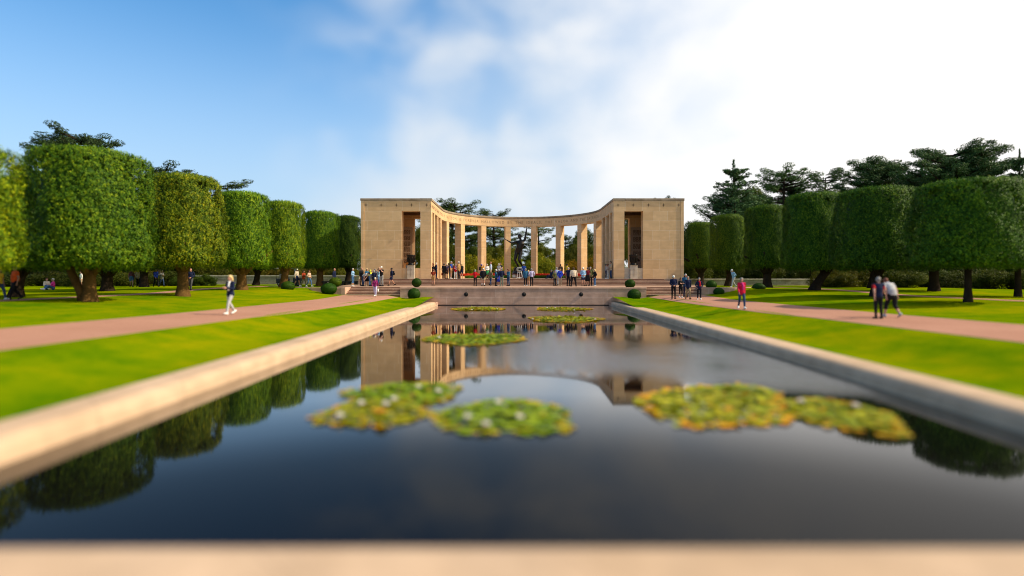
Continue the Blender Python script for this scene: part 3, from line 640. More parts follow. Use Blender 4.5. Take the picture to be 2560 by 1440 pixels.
def broadleaf(seed, H, R0, n=26000, open_=.25):
    g = np.random.default_rng(seed); mb = MB(); mb.tube([(0, 0, -.4), (.1, 0, H*.25), (.2, .1, H*.55)], [H*.03, H*.022, H*.012], 9, caps=False); P = []; N = []
    nc = 38
    for i in range(nc):
        v = g.normal(0, 1, 3); v /= np.linalg.norm(v); v[2] = abs(v[2])*1.1-.35; rr = R0*g.uniform(.45, 1.0)
        c = np.array([v[0]*rr, v[1]*rr, H*.58+v[2]*H*.36]); s = R0*g.uniform(.2, .38)
        m = n//nc; q = g.normal(0, 1, (m, 3)); q /= np.linalg.norm(q, axis=1)[:, None]; q *= g.uniform(.5, 1, (m, 1))**.6*s
        P.append(c+q); N.append(q/s+np.array([0, 0, .3])); mb.tube([(.15, .05, H*.4), tuple(c*.6+np.array([0, 0, H*.18])), tuple(c)], [.02*R0, .014*R0, .008*R0], 5, caps=False)
    V, f = leaf_mesh('', np.concatenate(P), np.concatenate(N), .20, .11, seed, jit=.5)
    return mb.mesh('trunk', True), mesh_np('foliage', V, [f])
def bush_mesh(seed, n=16000, up=.5, leaf=.105):
    """a shrub of unit radius with an uneven outline"""
    g = np.random.default_rng(seed); P = []; N = []
    for i in range(26):
        a = g.uniform(0, 6.283); rr = math.sqrt(g.uniform(0, 1))*.72; c = np.array([rr*math.cos(a), rr*math.sin(a), g.uniform(.15, .95)*(1-.45*rr)]); s = g.uniform(.2, .36)
        m = n//26; q = g.normal(0, 1, (m, 3)); q /= np.linalg.norm(q, axis=1)[:, None]; q *= g.uniform(.4, 1, (m, 1))**.6*s
        P.append(c+q); N.append(q/s+np.array([0, 0, .3]))
    V, f = leaf_mesh('', np.concatenate(P), np.concatenate(N), leaf/2, leaf/3.6, seed, jit=.5)
    return mesh_np('shrub', V, [f])
CON = {'pad': [conifer(31, 13, 6.0, 105, 1.05, 'pad'), conifer(32, 13, 6.5, 120, 1.0, 'pad')], 'spire': [conifer(33, 13, 6.3, 190, .75, 'spire'), conifer(37, 13, 6.0, 170, .8, 'spire')],
       'pine': [conifer(34, 13, 4.6, 56, .72, 'pine'), conifer(35, 13, 4.0, 46, .7, 'pine'), conifer(38, 13, 4.6, 34, .55, 'pine')], 'broad': [broadleaf(36, 10, 4.2)]}
def bgtree(px, Y, top, width, style, var, tint, label, group='tall trees beyond the lawns', rz=0.):
    X = X_at(px, Y); z = float(gz(X, Y)); tr, fo = CON[style][var]; H = 10 if style == 'broad' else 13; W = {'pad': 12.5, 'spire': 12, 'pine': 9, 'broad': 9}[style]
    sz = (Z_at(top, Y)-z)/(H*1.06); sx = width*Y/F/W*(1.5 if style == 'spire' else 1.2 if style == 'pine' else 1)
    nm = {'pad': 'cypress_tree', 'spire': 'cypress_tree', 'pine': 'pine_tree', 'broad': 'leafy_tree'}[style]
    t = empty(nm, (X, Y, z), rz, label, 'tree', group)
    link('trunk', tr, M['bark_dark'], t, scale=(sx, sx, sz)); c = link('foliage', fo, M['broad' if style == 'broad' else 'conifer'], t, scale=(sx, sx, sz)); c.color = (*tint, 1)
dk = (.9, 1.0, 1.0); md = (1.9, 1.75, 1.2); yl = (1.7, 1.55, .9)
bgtree(180, 62, 322, 250, 'pad', 0, dk, 'dark cypress whose top shows above the broad forked clipped tree', rz=.4)
bgtree(395, 75, 408, 210, 'pine', 0, dk, 'dark pine top rising between the broad and the olive clipped trees', rz=2)
bgtree(550, 80, 438, 230, 'pine', 1, md, 'dark pine top rising behind the bright green clipped tree', rz=1)
bgtree(440, 84, 428, 130, 'broad', 0, (.4, .55, .5), 'dark leafy treetop above the olive brown clipped tree', rz=1.3)
bgtree(575, 88, 452, 120, 'broad', 0, (.4, .55, .5), 'dark leafy treetop above the bright green clipped tree', rz=2.7)
bgtree(1835, 92, 405, 215, 'spire', 0, (1.92, 2.24, 2.40), 'tall wide cypress with jagged tips right of the right pavilion', rz=.5)
bgtree(1955, 98, 415, 165, 'pine', 0, (1.92, 2.24, 1.80), 'pine with a rounded green crown right of the jagged cypress', rz=.9)
bgtree(2060, 96, 420, 130, 'pine', 1, (1.60, 1.84, 1.65), 'pointed pine between the rounded pine and the flat topped cypress', rz=2.9)
bgtree(2195, 88, 395, 225, 'pad', 0, (1.52, 1.76, 1.72), 'flat topped wind shaped cypress above the wide dark clipped tree', rz=3.)
bgtree(2400, 78, 362, 260, 'pad', 1, (1.52, 1.76, 1.65), 'broad wind shaped cypress with level branches above the right clipped trees', rz=5.3)
bgtree(2550, 72, 378, 130, 'spire', 0, (1.44, 1.60, 1.50), 'dark conifer at the right edge of the view', rz=4)
bgtree(2300, 95, 420, 240, 'spire', 0, (1.28, 1.52, 1.65), 'shadowy conifer filling the gap between the two flat topped cypresses', rz=2.4)
bgtree(1885, 110, 440, 150, 'broad', 0, (0.80, 1.04, 1.05), 'shadowy leafy tree low between the jagged cypress and the rounded pine', rz=2.2)
bgtree(2100, 108, 445, 170, 'broad', 0, (0.80, 1.04, 1.05), 'shadowy leafy tree low behind the pointed pine', rz=.8)
bgtree(2420, 100, 425, 230, 'broad', 0, (0.72, 0.96, 0.98), 'shadowy leafy tree below the broad wind shaped cypress', rz=.1)
bgtree(1990, 105, 450, 250, 'spire', 1, (1.28, 1.52, 1.65), 'shadowy conifer low behind the rounded pine', rz=1.7)
bgtree(1122, 100, 496, 150, 'pine', 0, (1.5, 1.5, 1.1), 'pine rising behind the left curve of the colonnade', rz=2.6)
bgtree(1236, 98, 518, 130, 'pine', 1, (1.8, 1.7, 1.1), 'round headed pine seen behind the second opening left of the statue', rz=.3)
bgtree(1160, 106, 536, 120, 'pine', 1, md, 'pine with bare lower branches behind the left columns', rz=4.4)
bgtree(1262, 104, 556, 130, 'pine', 2, (2.8, 2.4, 1.2), 'loose branched pine behind the column left of the statue', rz=1.1)
bgtree(1346, 100, 560, 120, 'pine', 2, (2.3, 2.1, 1.2), 'pine half seen right of the statue column', rz=3.7)
bgtree(1415, 102, 585, 80, 'pine', 1, (1.4, 1.4, 1.0), 'small pointed pine in the opening right of the statue', rz=5.)
bgtree(1462, 98, 556, 90, 'broad', 0, (.7, .9, .7), 'dark leafy tree behind the right curve of the colonnade', rz=1.)
for px, top, w, t_, lab in ((1135, 596, 60, (1.0, 1.05, .6), 'olive leafy tree behind the bright left columns'), (1222, 606, 70, (1.1, 1.15, .6), 'leafy tree filling the second opening left of the statue'), (1262, 590, 60, (1.5, 1.4, .6), 'yellow green leafy tree behind the column left of the statue'),
    (1306, 655, 60, (1.6, 1.5, .7), 'light yellow green leafy tree low behind the statue'), (1352, 600, 70, (1.2, 1.25, .6), 'leafy tree filling the first opening right of the statue'), (1398, 612, 60, (1.0, 1.1, .6), 'leafy tree behind the second column right of the statue'), (1475, 600, 60, (1.0, 1.05, .5), 'leafy tree behind the last right columns')):
    bgtree(px, 94, top, w*1.15, 'broad', 0, t_, lab, rz=px)
bgtree(1588, 100, 484, 75, 'broad', 0, (.6, .8, .7), 'leafy treetop just showing over the right pavilion roof', rz=2.)
bgtree(1655, 104, 488, 70, 'pine', 1, dk, 'smaller dark treetop at the right end of the right pavilion roof', rz=3.)
bgtree(1735, 84, 535, 95, 'broad', 0, (.45, .65, .6), 'dark leafy tree behind the smallest right clipped tree', rz=.3)
bgtree(870, 84, 530, 90, 'broad', 0, (1.0, 1.0, .8), 'leafy tree showing between the left pavilion and the dark clipped tree', rz=4.)
bgtree(1185, 92, 605, 75, 'broad', 0, (.75, .95, .7), 'bright green leafy tree behind the flower bed left of the statue', rz=5.)
bgtree(1046, 84, 548, 70, 'broad', 0, (.9, 1., .6), 'leafy tree seen through the left pavilion opening', rz=1.4)
bgtree(1556, 84, 548, 70, 'broad', 0, (.9, 1., .6), 'leafy tree seen through the right pavilion opening', rz=3.4)
bgtree(1440, 90, 600, 80, 'broad', 0, (1., 1., .7), 'leafy tree behind the columns right of the statue', rz=2.4)
BU = [bush_mesh(s) for s in (41, 42, 43)]
def shrub(px, Y, top, width, var, tint, label, group, base=None, mat='broad', name='shrub'):
    X = X_at(px, Y); z = float(gz(X, Y)) if base is None else base; w = width*Y/F/2*(1.55 if group == gB else 1.15)
    o = link(name, BU[var], M[mat], None, (X, Y, z-.1), px*1.7, (w, w, max(.4, (Z_at(top, Y)-z)/1.05))); o.color = (*tint, 1)
    return tag(o, label, 'shrub', group)
gB = 'shrubs beyond the colonnade'
for px, Y, top, w, var, tint, lab in (
    (1128, 86, 640, 60, 0, (2.55, 2.04, .6), 'yellow brown shrub behind the bright left columns'), (1178, 85, 640, 50, 1, (2.55, 2.21, .5), 'golden shrub above the red flowers left of the statue'),
    (1212, 88, 632, 66, 2, (2.29, 1.70, .5), 'ochre shrub behind the bald man in pale blue shirt'), (1245, 86, 640, 60, 0, (2.46, 1.95, .5), 'ochre shrub filling the opening left of the statue'),
    (1280, 90, 636, 60, 1, (1.61, 1.87, .6), 'green shrub at the foot of the pine behind the statue'), (1318, 87, 652, 46, 2, (1.36, 1.53, .6), 'low dark green shrub right of the statue feet'),
    (1358, 86, 632, 62, 0, (2.12, 2.04, .6), 'olive green shrub in the first opening right of the statue'), (1395, 88, 642, 46, 1, (2.21, 2.04, .6), 'olive shrub half hidden by the second column right of the statue'),
    (1428, 86, 650, 50, 2, (2.89, 1.61, .5), 'orange brown shrub in the second opening right of the statue'), (1468, 85, 636, 46, 0, (3.74, 1.87, .35), 'bright orange autumn shrub behind the right columns'),
    (1545, 84, 650, 60, 1, (1.70, 1.87, .6), 'green shrub glimpsed through the right pavilion'), (1045, 84, 640, 44, 1, (1.70, 1.70, .6), 'green shrub glimpsed through the left pavilion'), (1090, 88, 645, 50, 2, (1.87, 1.70, .6), 'dull shrub behind the first left columns')):
    shrub(px, Y, top, w, var, tint, lab, gB)
gW = 'shrubs behind the garden walls'
for i, (px, Y, top, w, tint, lab) in enumerate((
    (545, 80, 658, 120, (.8, .8, .6), 'brownish shrub behind the wall left of the blonde walker'), (640, 81, 655, 120, (1.1, .9, .5), 'rusty shrub behind the wall right of the blonde walker'), (720, 80, 660, 110, (1.2, .9, .5), 'rusty autumn shrub behind the golf cart'),
    (795, 81, 662, 100, (1.3, 1.0, .5), 'pale brown shrub behind the benches'), (868, 80, 655, 90, (1.1, 1.1, .6), 'yellow green shrub behind the wall next to the left pavilion'),
    (1735, 78, 640, 90, (.9, .95, .6), 'yellow green shrub behind the wall next to the right pavilion'), (1810, 80, 648, 110, (.6, .7, .6), 'grey green shrub behind the wall and red jacket walker'), (1900, 79, 650, 120, (.55, .65, .6), 'dark shrub behind the wall near the gnarled trunk'),
    (1985, 80, 652, 110, (.7, .75, .55), 'dull shrub behind the wall left of the slim trunk'), (2060, 78, 645, 110, (.8, .8, .5), 'yellowish shrub behind the right end of the garden wall'))):
    shrub(px, Y, top, w, i % 3, tint, lab, gW)
gH = 'shrubs bordering the side lawns'
for i, (px, Y, top, w, tint, lab) in enumerate((
    (20, 58, 672, 150, (.4, .5, .5), 'dark shrub behind the man in orange'), (110, 62, 668, 150, (.45, .5, .45), 'dark shrub behind the seated pair'), (205, 60, 672, 130, (.5, .6, .5), 'dark shrub behind the forked trunk'), (290, 62, 674, 120, (.7, .8, .5), 'olive shrub right of the forked trunk'),
    (352, 64, 670, 100, (.8, .7, .45), 'brownish shrub behind the patterned jacket walker'), (420, 63, 676, 100, (.5, .6, .45), 'dark shrub behind the blue sweater walker'), (470, 62, 682, 70, (.6, .9, .5), 'green shrub left of the walker in navy'), (512, 62, 684, 60, (.5, .75, .45), 'green shrub where the left garden wall begins'),
    (2085, 60, 668, 110, (.95, .9, .55), 'golden green shrub left of the walking couple'), (2160, 61, 664, 120, (.85, .8, .5), 'yellowish shrub behind the walking couple'), (2255, 58, 672, 120, (.7, .8, .5), 'shrub right of the walking couple'), (2330, 60, 668, 120, (.5, .65, .5), 'dark shrub behind the dark trunk'),
    (2400, 57, 674, 110, (.55, .65, .5), 'shrub behind the thin trunk'), (2480, 52, 672, 110, (.75, .85, .5), 'leafy shrub right of the thin trunk'), (2548, 50, 670, 100, (.7, .8, .5), 'leafy shrub at the right edge of the lawn'))):
    shrub(px, Y, top, w, i % 3, tint, lab, gH)
# tall hedge closing the view far behind both rows of trees
for s, nm in ((-1, 'left'), (1, 'right')):
    g = np.random.default_rng(50+s); n = 42000; P = []
    x = g.uniform(0, 1, n); Y = 84 + 6*np.sin(x*9) ; X = s*(26+62*x); h = 5.2+1.3*np.sin(x*23)+.8*np.sin(x*61)
    z = g.uniform(0, 1, n)**.8*h; y = Y - 1.2 + np.minimum(g.exponential(.5, n), 2) ; V, f = leaf_mesh('', np.stack([X, y, z], 1), np.stack([0*x, -1+0*x, .3+0*x], 1), .26, .15, 51)
    k = 80; xs = np.linspace(0, 1, k); hh = 4.4+1.2*np.sin(xs*23)+.7*np.sin(xs*61); yy = 84+6*np.sin(xs*9); cv = np.concatenate([np.stack([s*(26+62*xs), yy+.4+q*2.5, hh*t], 1) for q, t in ((0, 0), (0, 1), (1, 1), (1, 0))])
    cf = np.array([(a*k+i, a*k+i+1, (a+1)*k+i+1, (a+1)*k+i) for a in range(3) for i in range(k-1)])
    o = link('hedge', mesh_np('hedge', np.concatenate([V, cv]), [f, cf+len(V)]), M['broad']); o.color = (.42, .5, .42, 1)
    tag(o, f'tall dark hedge of mixed trees closing the view behind the {nm} rows', 'hedge')

# clipped ball bushes
def ball_bush(seed, n=9000):
    g = np.random.default_rng(seed); q = g.normal(0, 1, (n, 3)); q /= np.linalg.norm(q, axis=1)[:, None]
    r = 1.0 - np.minimum(g.exponential(.03, n), .12) + .012*np.sin(5*q[:, 0]+3*q[:, 2]*4); P = q*r[:, None]; P[:, 2] = np.maximum(P[:, 2], -.96)
    V, f = leaf_mesh('', P, q, .10, .05, seed, jit=.4); k = MB().ball((0, 0, 0), .92, 24, 14)
    return mesh_np('bush', np.concatenate([V, np.array([tuple(v) for v in k.v])]), [f] + [np.array([t for t in k.f if len(t) == m])+len(V) for m in (3, 4)])
BB = ball_bush(60)
gb = 'clipped ball bushes'
for px, py, rpx, Y, tint, sq, lab in (
    (1041.5, 706, 12.2, 50.75, (1, 1, 1), .94, 'round bush standing on the wall left of the pool'), (1035, 735, 15.8, 49.2, (1, 1.1, 1), 1, 'round bush on the grass below the wall left of the pool'),
    (719.5, 715, 16.8, 49.3, (1.5, 1.35, .9), .78, 'round bush at the left end of the left curved wall'), (822, 721.5, 19.5, 49.2, (1.1, 1.25, .9), .78, 'round bush in front of the left curved wall'),
    (838.5, 704.5, 15.6, 51.4, (2.6, 1.7, .7), .78, 'yellowing round bush behind the left curved wall'), (1575, 709, 13, 50.75, (1, 1, .9), .9, 'round bush standing on the wall right of the pool'),
    (1585.5, 737, 17, 49.2, (1, 1.1, .9), .9, 'round bush on the grass below the wall right of the pool'), (1778, 711.5, 13.5, 51.3, (1.1, 1.2, 1), .86, 'round bush behind the right curved wall'),
    (1797, 729.5, 13.5, 49.2, (.9, 1.1, .9), .86, 'round bush in front of the right curved wall'), (1897, 719, 16, 50.5, (1., 1.1, .9), .78, 'round bush at the right end of the right curved wall')):
    r = rpx*Y/F; o = link('ball_bush', BB, M['box'], None, (X_at(px, Y), Y, Z_at(py, Y)-.05*r), px, (r, r, r*sq)); o.color = (*tint, 1); tag(o, lab, 'bush', gb)
# ------------------------------------------------------------------ people
def rotx(v, piv, a):
    y, z = v[1]-piv[1], v[2]-piv[2]; c, s = math.cos(a), math.sin(a)
    return (v[0], piv[1]+y*c-z*s, piv[2]+y*s+z*c)
def joints(arms='down', legs='stand', tilt=0, head=0, build='m', headturn=0.):
    sh = {'m': .185, 'f': .16, 's': .20}[build]; hp = {'m': .09, 'f': .095, 's': .10}[build]
    J = dict(pelvis=(0, 0, .93), waist=(0, 0, 1.08), chest=(0, 0, 1.30), neck=(0, .01, 1.47), head=(0, -.015, 1.625))
    A = {'down': ((.055, .03, -.27), (.065, -.03, -.53)), 'clasp': ((.06, .03, -.27), (-.13, -.2, -.40)), 'photo': ((.03, -.20, -.15), (-.12, -.29, .14)), 'phone': ((.05, -.04, -.27), (-.11, -.26, -.23)),
         'pocket': ((.11, .06, -.25), (.02, -.06, -.45)), 'back': ((.09, .09, -.26), (-.12, .15, -.42)), 'swing': ((.05, .03, -.27), (.06, -.03, -.53)), 'knees': ((.05, -.06, -.27), (.02, -.10, -.53)),
         'fold': ((.06, -.02, -.26), (-.20, -.21, -.19)), 'point': ((.03, -.2, -.05), (-.02, -.44, .05))}[arms]
    for s, n in ((-1, 'l'), (1, 'r')):
        S = (s*sh, .005, 1.415); J['sh'+n] = S
        e, w = A
        k = 0
        if arms == 'swing': k = s*.13
        if arms == 'point' and s < 0: e, w = (.055, .03, -.27), (.065, -.03, -.53)
        J['el'+n] = (S[0]+s*e[0], S[1]+e[1]+k, S[2]+e[2]); J['wr'+n] = (S[0]+s*w[0], S[1]+w[1]+k*2.1-abs(k)*.3, S[2]+w[2]+abs(k)*.25)
        J['hip'+n] = (s*hp, 0, .90); J['kn'+n] = (s*(hp+.012), -.015, .50); J['an'+n] = (s*(hp+.02), .03, .085)
    if legs == 'walk':
        J['knr'] = (hp, -.19, .525); J['anr'] = (hp, -.27, .10); J['knl'] = (-hp, .04, .50); J['anl'] = (-hp, .30, .16)
    if legs == 'wide':
        for s, n in ((-1, 'l'), (1, 'r')): J['kn'+n] = (s*.15, -.02, .50); J['an'+n] = (s*.19, .03, .085)
    if legs == 'sit':
        dz = -.50 if tilt < 50 else 0
        for k in list(J): J[k] = (J[k][0], J[k][1], J[k][2]+dz)
        for s, n in ((-1, 'l'), (1, 'r')): J['hip'+n] = (s*hp, 0, .43); J['kn'+n] = (s*(hp+.03), -.42, .47); J['an'+n] = (s*(hp+.03), -.42, .085)
    if legs == 'ground':
        for k in list(J): J[k] = (J[k][0], J[k][1], J[k][2]-.80)
        for s, n in ((-1, 'l'), (1, 'r')): J['hip'+n] = (s*hp, 0, .12); J['kn'+n] = (s*(hp+.10), -.36, .34); J['an'+n] = (s*(hp+.02), -.62, .07)
    if tilt:
        pv = J['pelvis']
        for k in ('waist', 'chest', 'neck', 'head', 'shl', 'shr', 'ell', 'elr', 'wrl', 'wrr'): J[k] = rotx(J[k], pv, R(tilt*(.6 if k == 'waist' else 1)))
        if arms == 'knees':
            for s, n in ((-1, 'l'), (1, 'r')):
                kx, ky, kz = J['kn'+n]; S = J['sh'+n]; J['wr'+n] = (kx, ky-.07, kz+.10); J['el'+n] = ((S[0]+kx)/2+s*.10, (S[1]+ky)/2-.02, (S[2]+kz)/2+.05)
    if head: J['head'] = rotx(J['head'], J['neck'], R(head))
    if headturn: J['turn'] = headturn
    return J
def body_mb(J, build, fingers=True):
    mb = MB(); seg = []
    k = {'m': 1., 'f': .93, 's': 1.22}[build]
    def lim(a, b, ra, rb, zone, n=10, flat=None): mb.tube([J[a] if isinstance(a, str) else a, tuple((Vector(J[a] if isinstance(a, str) else a)*.5+Vector(J[b] if isinstance(b, str) else b)*.5)), J[b] if isinstance(b, str) else b], [ra, (ra+rb)/2*1.04, rb], n, flat); seg.append((J[a] if isinstance(a, str) else a, J[b] if isinstance(b, str) else b, ra, rb, zone))
    hipw = .168 if build != 'f' else .178
    P, W_, C, Nk, H = (Vector(J[x]) for x in ('pelvis', 'waist', 'chest', 'neck', 'head'))
    low = P - (W_-P).normalized()*.06
    up = (Nk-C); S1 = C+up*.45
    belly = {'m': .112, 'f': .10, 's': .17}[build]
    mb.tube([low, P, W_, C, S1], [(hipw*.86*k, .10*k), (hipw*k, .118*k), (.142*k*(1.12 if build == 's' else 1), belly), (.168*k, .122*k), (.145*k, .095*k)], 16, flat=(0, 1, 0.001))
    seg.append((tuple(low), tuple(W_), .14*k, .13*k, 'pelvis')); seg.append((tuple(W_), tuple(S1), .13*k, .13*k, 'torso'))
    if build == 'f':
        for s in (-1, 1): mb.ball(C+Vector((s*.075, -.085, -.02)), (.062, .055, .062), 10, 7)
    for n, s in (('l', -1), ('r', 1)):
        ka = min(k, 1.06); lim(S1+Vector((s*.05, 0, .03)), 'sh'+n, .068*ka, .056*ka, 'torso'); lim('sh'+n, 'el'+n, .054*ka, .042*ka, 'uarm'); lim('el'+n, 'wr'+n, .042*ka, .027, 'farm')
        lim('hip'+n, 'kn'+n, .088*k, .058*k, 'thigh', 12); lim('kn'+n, 'an'+n, .057*k, .036, 'shin', 12)
        mb.ball(Vector(J['kn'+n])*.68+Vector(J['an'+n])*.32+Vector((0, .02, 0)), .054*k, 10, 7)
        a = Vector(J['an'+n]); kn = Vector(J['kn'+n]); dr = (kn-a).normalized()
        fw = Vector((s*.18, -1, 0)).normalized(); fw = (fw - dr*fw.dot(dr)*.75).normalized(); sole = a-dr*.045
        mb.tube([sole-fw*.05, sole+fw*.06+Vector((0, 0, -.008)), sole+fw*.165-dr*.012], [(.036, .036), (.043, .034), (.038, .022)], 10, flat=tuple(dr)); seg.append((tuple(sole-fw*.05), tuple(sole+fw*.165), .045, .035, 'foot'))
        # hand: palm, four unequal bent fingers, thumb from the side
        w = Vector(J['wr'+n]); e = Vector(J['el'+n]); d = (w-e).normalized(); inn = Vector((-s, 0, 0)); inn = (inn-d*inn.dot(d)); inn = inn.normalized() if inn.length > .2 else Vector((0, 0, 1)); acr = d.cross(inn).normalized()
        if acr.y > 0: acr = -acr
        pc = w+d*.055; mb.tube([w, pc, w+d*.092], [(.026, .02), (.042, .018), (.04, .015)], 10, flat=tuple(inn)); seg.append((tuple(w), tuple(w+d*.19), .03, .02, 'hand'))
        if fingers:
            for q, ln in ((-.031, .062), (-.0105, .078), (.0105, .084), (.031, .076)):
                b = w+d*.092+acr*q; mb.tube([b, b+d*ln*.5+inn*.004, b+d*ln*.85+inn*.026], [.0112, .0105, .009], 7)
            b = w+d*.03+acr*.032; mb.tube([b, b+acr*.03+d*.025+inn*.006, b+acr*.04+d*.055+inn*.014], [.0135, .012, .01], 7)
    mb.tube([Nk-(H-Nk)*.35, Nk+(H-Nk)*.55], [.056, .05], 10, caps=False); seg.append((tuple(Nk-(H-Nk)*.2), tuple(Nk+(H-Nk)*.5), .055, .05, 'neck'))
    ax = (H-Nk).normalized(); q = Vector((0, 0, 1)).rotation_difference(ax).to_matrix()
    T = Matrix.Rotation(J.get('turn', 0.), 3, 'Z'); q = q @ T
    def hd(v): return H + q @ Vector(v)
    mb.ball(hd((0, .012, .03)), (.077, .095, .088), 16, 11, q); mb.ball(hd((0, -.028, -.035)), (.058, .064, .08), 14, 10, q)
    mb.ball(hd((0, -.062, -.085)), (.03, .028, .026), 10, 7, q)
    mb.tube([hd((0, -.092, .012)), hd((0, -.112, -.03))], [.011, .016], 8)
    for s in (-1, 1): mb.ball(hd((s*.077, .012, -.01)), (.012, .022, .032), 8, 7, q)
    seg.append((tuple(hd((0, 0, -.04))), tuple(hd((0, 0, .04))), .09, .09, 'head'))
    return mb, seg, (H, q)
def remesh(mb, name, vox, it=3):
    me = mb.mesh(name, True); ob = bpy.data.objects.new(name, me); COL.objects.link(ob)
    m = ob.modifiers.new('r', 'REMESH'); m.mode = 'VOXEL'; m.voxel_size = vox; m.use_smooth_shade = True
    s = ob.modifiers.new('s', 'SMOOTH'); s.iterations = it; s.factor = .5
    dg = bpy.context.evaluated_depsgraph_get(); dg.update()
    out = bpy.data.meshes.new_from_object(ob.evaluated_get(dg)); bpy.data.objects.remove(ob); bpy.data.meshes.remove(me); out.name = name
    return out
def arrays(me):
    V = np.empty(len(me.vertices)*3, np.float32); me.vertices.foreach_get('co', V); V = V.reshape(-1, 3)
    Nn = np.empty(len(me.vertices)*3, np.float32); me.vertices.foreach_get('normal', Nn); Nn = Nn.reshape(-1, 3)
    Q = [tuple(p.vertices) for p in me.polygons]; Q = np.array([q for q in Q if len(q) == 4])
    return V, Nn, Q
ZN = ['torso', 'pelvis', 'uarm', 'farm', 'thigh', 'shin', 'foot', 'hand', 'neck', 'head']
_bodies = {}
def body(arms, legs, tilt, head, build, turn):
    key = (arms, legs, tilt, head, build, turn)
    if key in _bodies: return _bodies[key]
    J = joints(arms, legs, tilt, head, build, turn); mb, seg, hq = body_mb(J, build)
    me = remesh(mb, 'person', .0105, 2); V, Nn, Q = arrays(me)
    best = np.full(len(V), 9.); zone = np.zeros(len(V), int); tpar = np.zeros(len(V))
    for a, b, ra, rb, z in seg:
        a = np.array(a); b = np.array(b); d = b-a; t = np.clip(((V-a)@d)/(d@d), 0, 1); dist = np.linalg.norm(V-a-t[:, None]*d, axis=1)/(ra+(rb-ra)*t)
        k = dist < best; best[k] = dist[k]; zone[k] = ZN.index(z); tpar[k] = t[k]
    B = dict(me=me, V=V, N=Nn, Q=Q, zone=zone, t=tpar, hq=hq, J=J, parts={})
    H, q = hq; L = (V-np.array(H)) @ np.array(q)         # head coordinates
    B['L'] = L
    # eyes, brows and lips are colour of the skin mesh itself
    me.materials.clear(); me.materials.append(None); me.materials.append(None)
    C = L[np.array([p.vertices[0] for p in me.polygons])]
    eye = (np.abs(np.abs(C[:, 0])-.032) < .013) & (np.abs(C[:, 2]-.008) < .008) & (C[:, 1] < -.06); lip = (np.abs(C[:, 0]) < .024) & (np.abs(C[:, 2]+.062) < .006) & (C[:, 1] < -.07)
    me.polygons.foreach_set('material_index', (eye | lip).astype(np.int32))
    _bodies[key] = B; return B
def shell(B, name, sel, off):
    """cloth: a copy of part of the body surface standing off it"""
    k = (name, off)
    if k in B['parts']: return B['parts'][k]
    m = sel[B['Q']].all(1); Q = B['Q'][m]
    if not len(Q): return None
    idx, inv = np.unique(Q.ravel(), return_inverse=True); V = B['V'][idx]; o = off if np.isscalar(off) else off[idx][:, None]
    V2 = V + B['N'][idx]*o
    me = mesh_np(name, V2, [inv.reshape(-1, 4)], True); B['parts'][k] = me; return me
def tops(B, kind):
    z, t, V = B['zone'], B['t'], B['V']; zi = {n: i for i, n in enumerate(ZN)}
    s = (z == zi['torso']) | ((z == zi['pelvis']) & (t > .12)) | ((z == zi['neck']) & (t < .25))
    if kind in ('tee',): s |= (z == zi['uarm']) & (t < .62)
    elif kind == 'vest': s = s & True
    else: s |= (z == zi['uarm']) | ((z == zi['farm']) & (t < .97))
    if kind in ('jacket', 'coat'): s |= (z == zi['pelvis']) | ((z == zi['thigh']) & (t < (.16 if kind == 'jacket' else .45)))
    return s
def bottoms(B, kind):
    z, t = B['zone'], B['t']; zi = {n: i for i, n in enumerate(ZN)}
    s = (z == zi['pelvis']) & (t < .8)
    s |= (z == zi['thigh']) & (t < {'shorts': .8}.get(kind, 2))
    if kind != 'shorts': s |= (z == zi['shin']) & (t < {'capri': .45}.get(kind, .97))
    if kind == 'shorts': s |= (z == zi['pelvis'])
    return s
PC = dict(black=(.012, .012, .014), navy=(.010, .016, .05), blue=(.02, .06, .30), royal=(.02, .05, .45), sky=(.25, .42, .62), pale=(.42, .50, .68), teal=(.03, .12, .22), red=(.50, .012, .02), crimson=(.55, .01, .05), rust=(.30, .045, .015), orange=(.62, .09, .015),
          maroon=(.16, .010, .02), magenta=(.22, .02, .12), pink=(.65, .04, .22), cream=(.62, .52, .40), white=(.78, .76, .72), beige=(.42, .33, .22), khaki=(.30, .22, .12), tan=(.42, .24, .09), mustard=(.48, .22, .03), yellow=(.62, .42, .03), lime=(.55, .60, .03), olive=(.10, .11, .04),
          brown=(.09, .05, .03), grey=(.28, .28, .28), lgrey=(.42, .42, .44), dgrey=(.07, .07, .075), jeans=(.06, .14, .30), djeans=(.025, .05, .12), greygreen=(.16, .19, .15), lilac=(.45, .42, .62), green=(.03, .25, .08), camo=(.16, .14, .08), purple=(.11, .09, .17), plum=(.15, .05, .08),
          h_grey=(.27, .255, .24), h_white=(.48, .45, .40), h_blond=(.62, .44, .20), h_brown=(.07, .035, .018), h_black=(.015, .011, .01), h_auburn=(.14, .035, .015), peach=(.66, .42, .30))
def cloth(c): return plain('cloth_'+c, PC[c], .85, 0, .22, 9, .15)
def hairm(c): return plain('hair_'+c, PC[c], .6, 0, .3, 40, .3)
SK = [plain('skin_fair', (.52, .27, .185), .55, 0, .1, 20), plain('skin_tan', (.42, .20, .125), .55, 0, .1, 20), plain('skin_pink', (.58, .27, .20), .55, 0, .1, 20)]
FEAT = plain('face_features', (.10, .04, .03), .5)
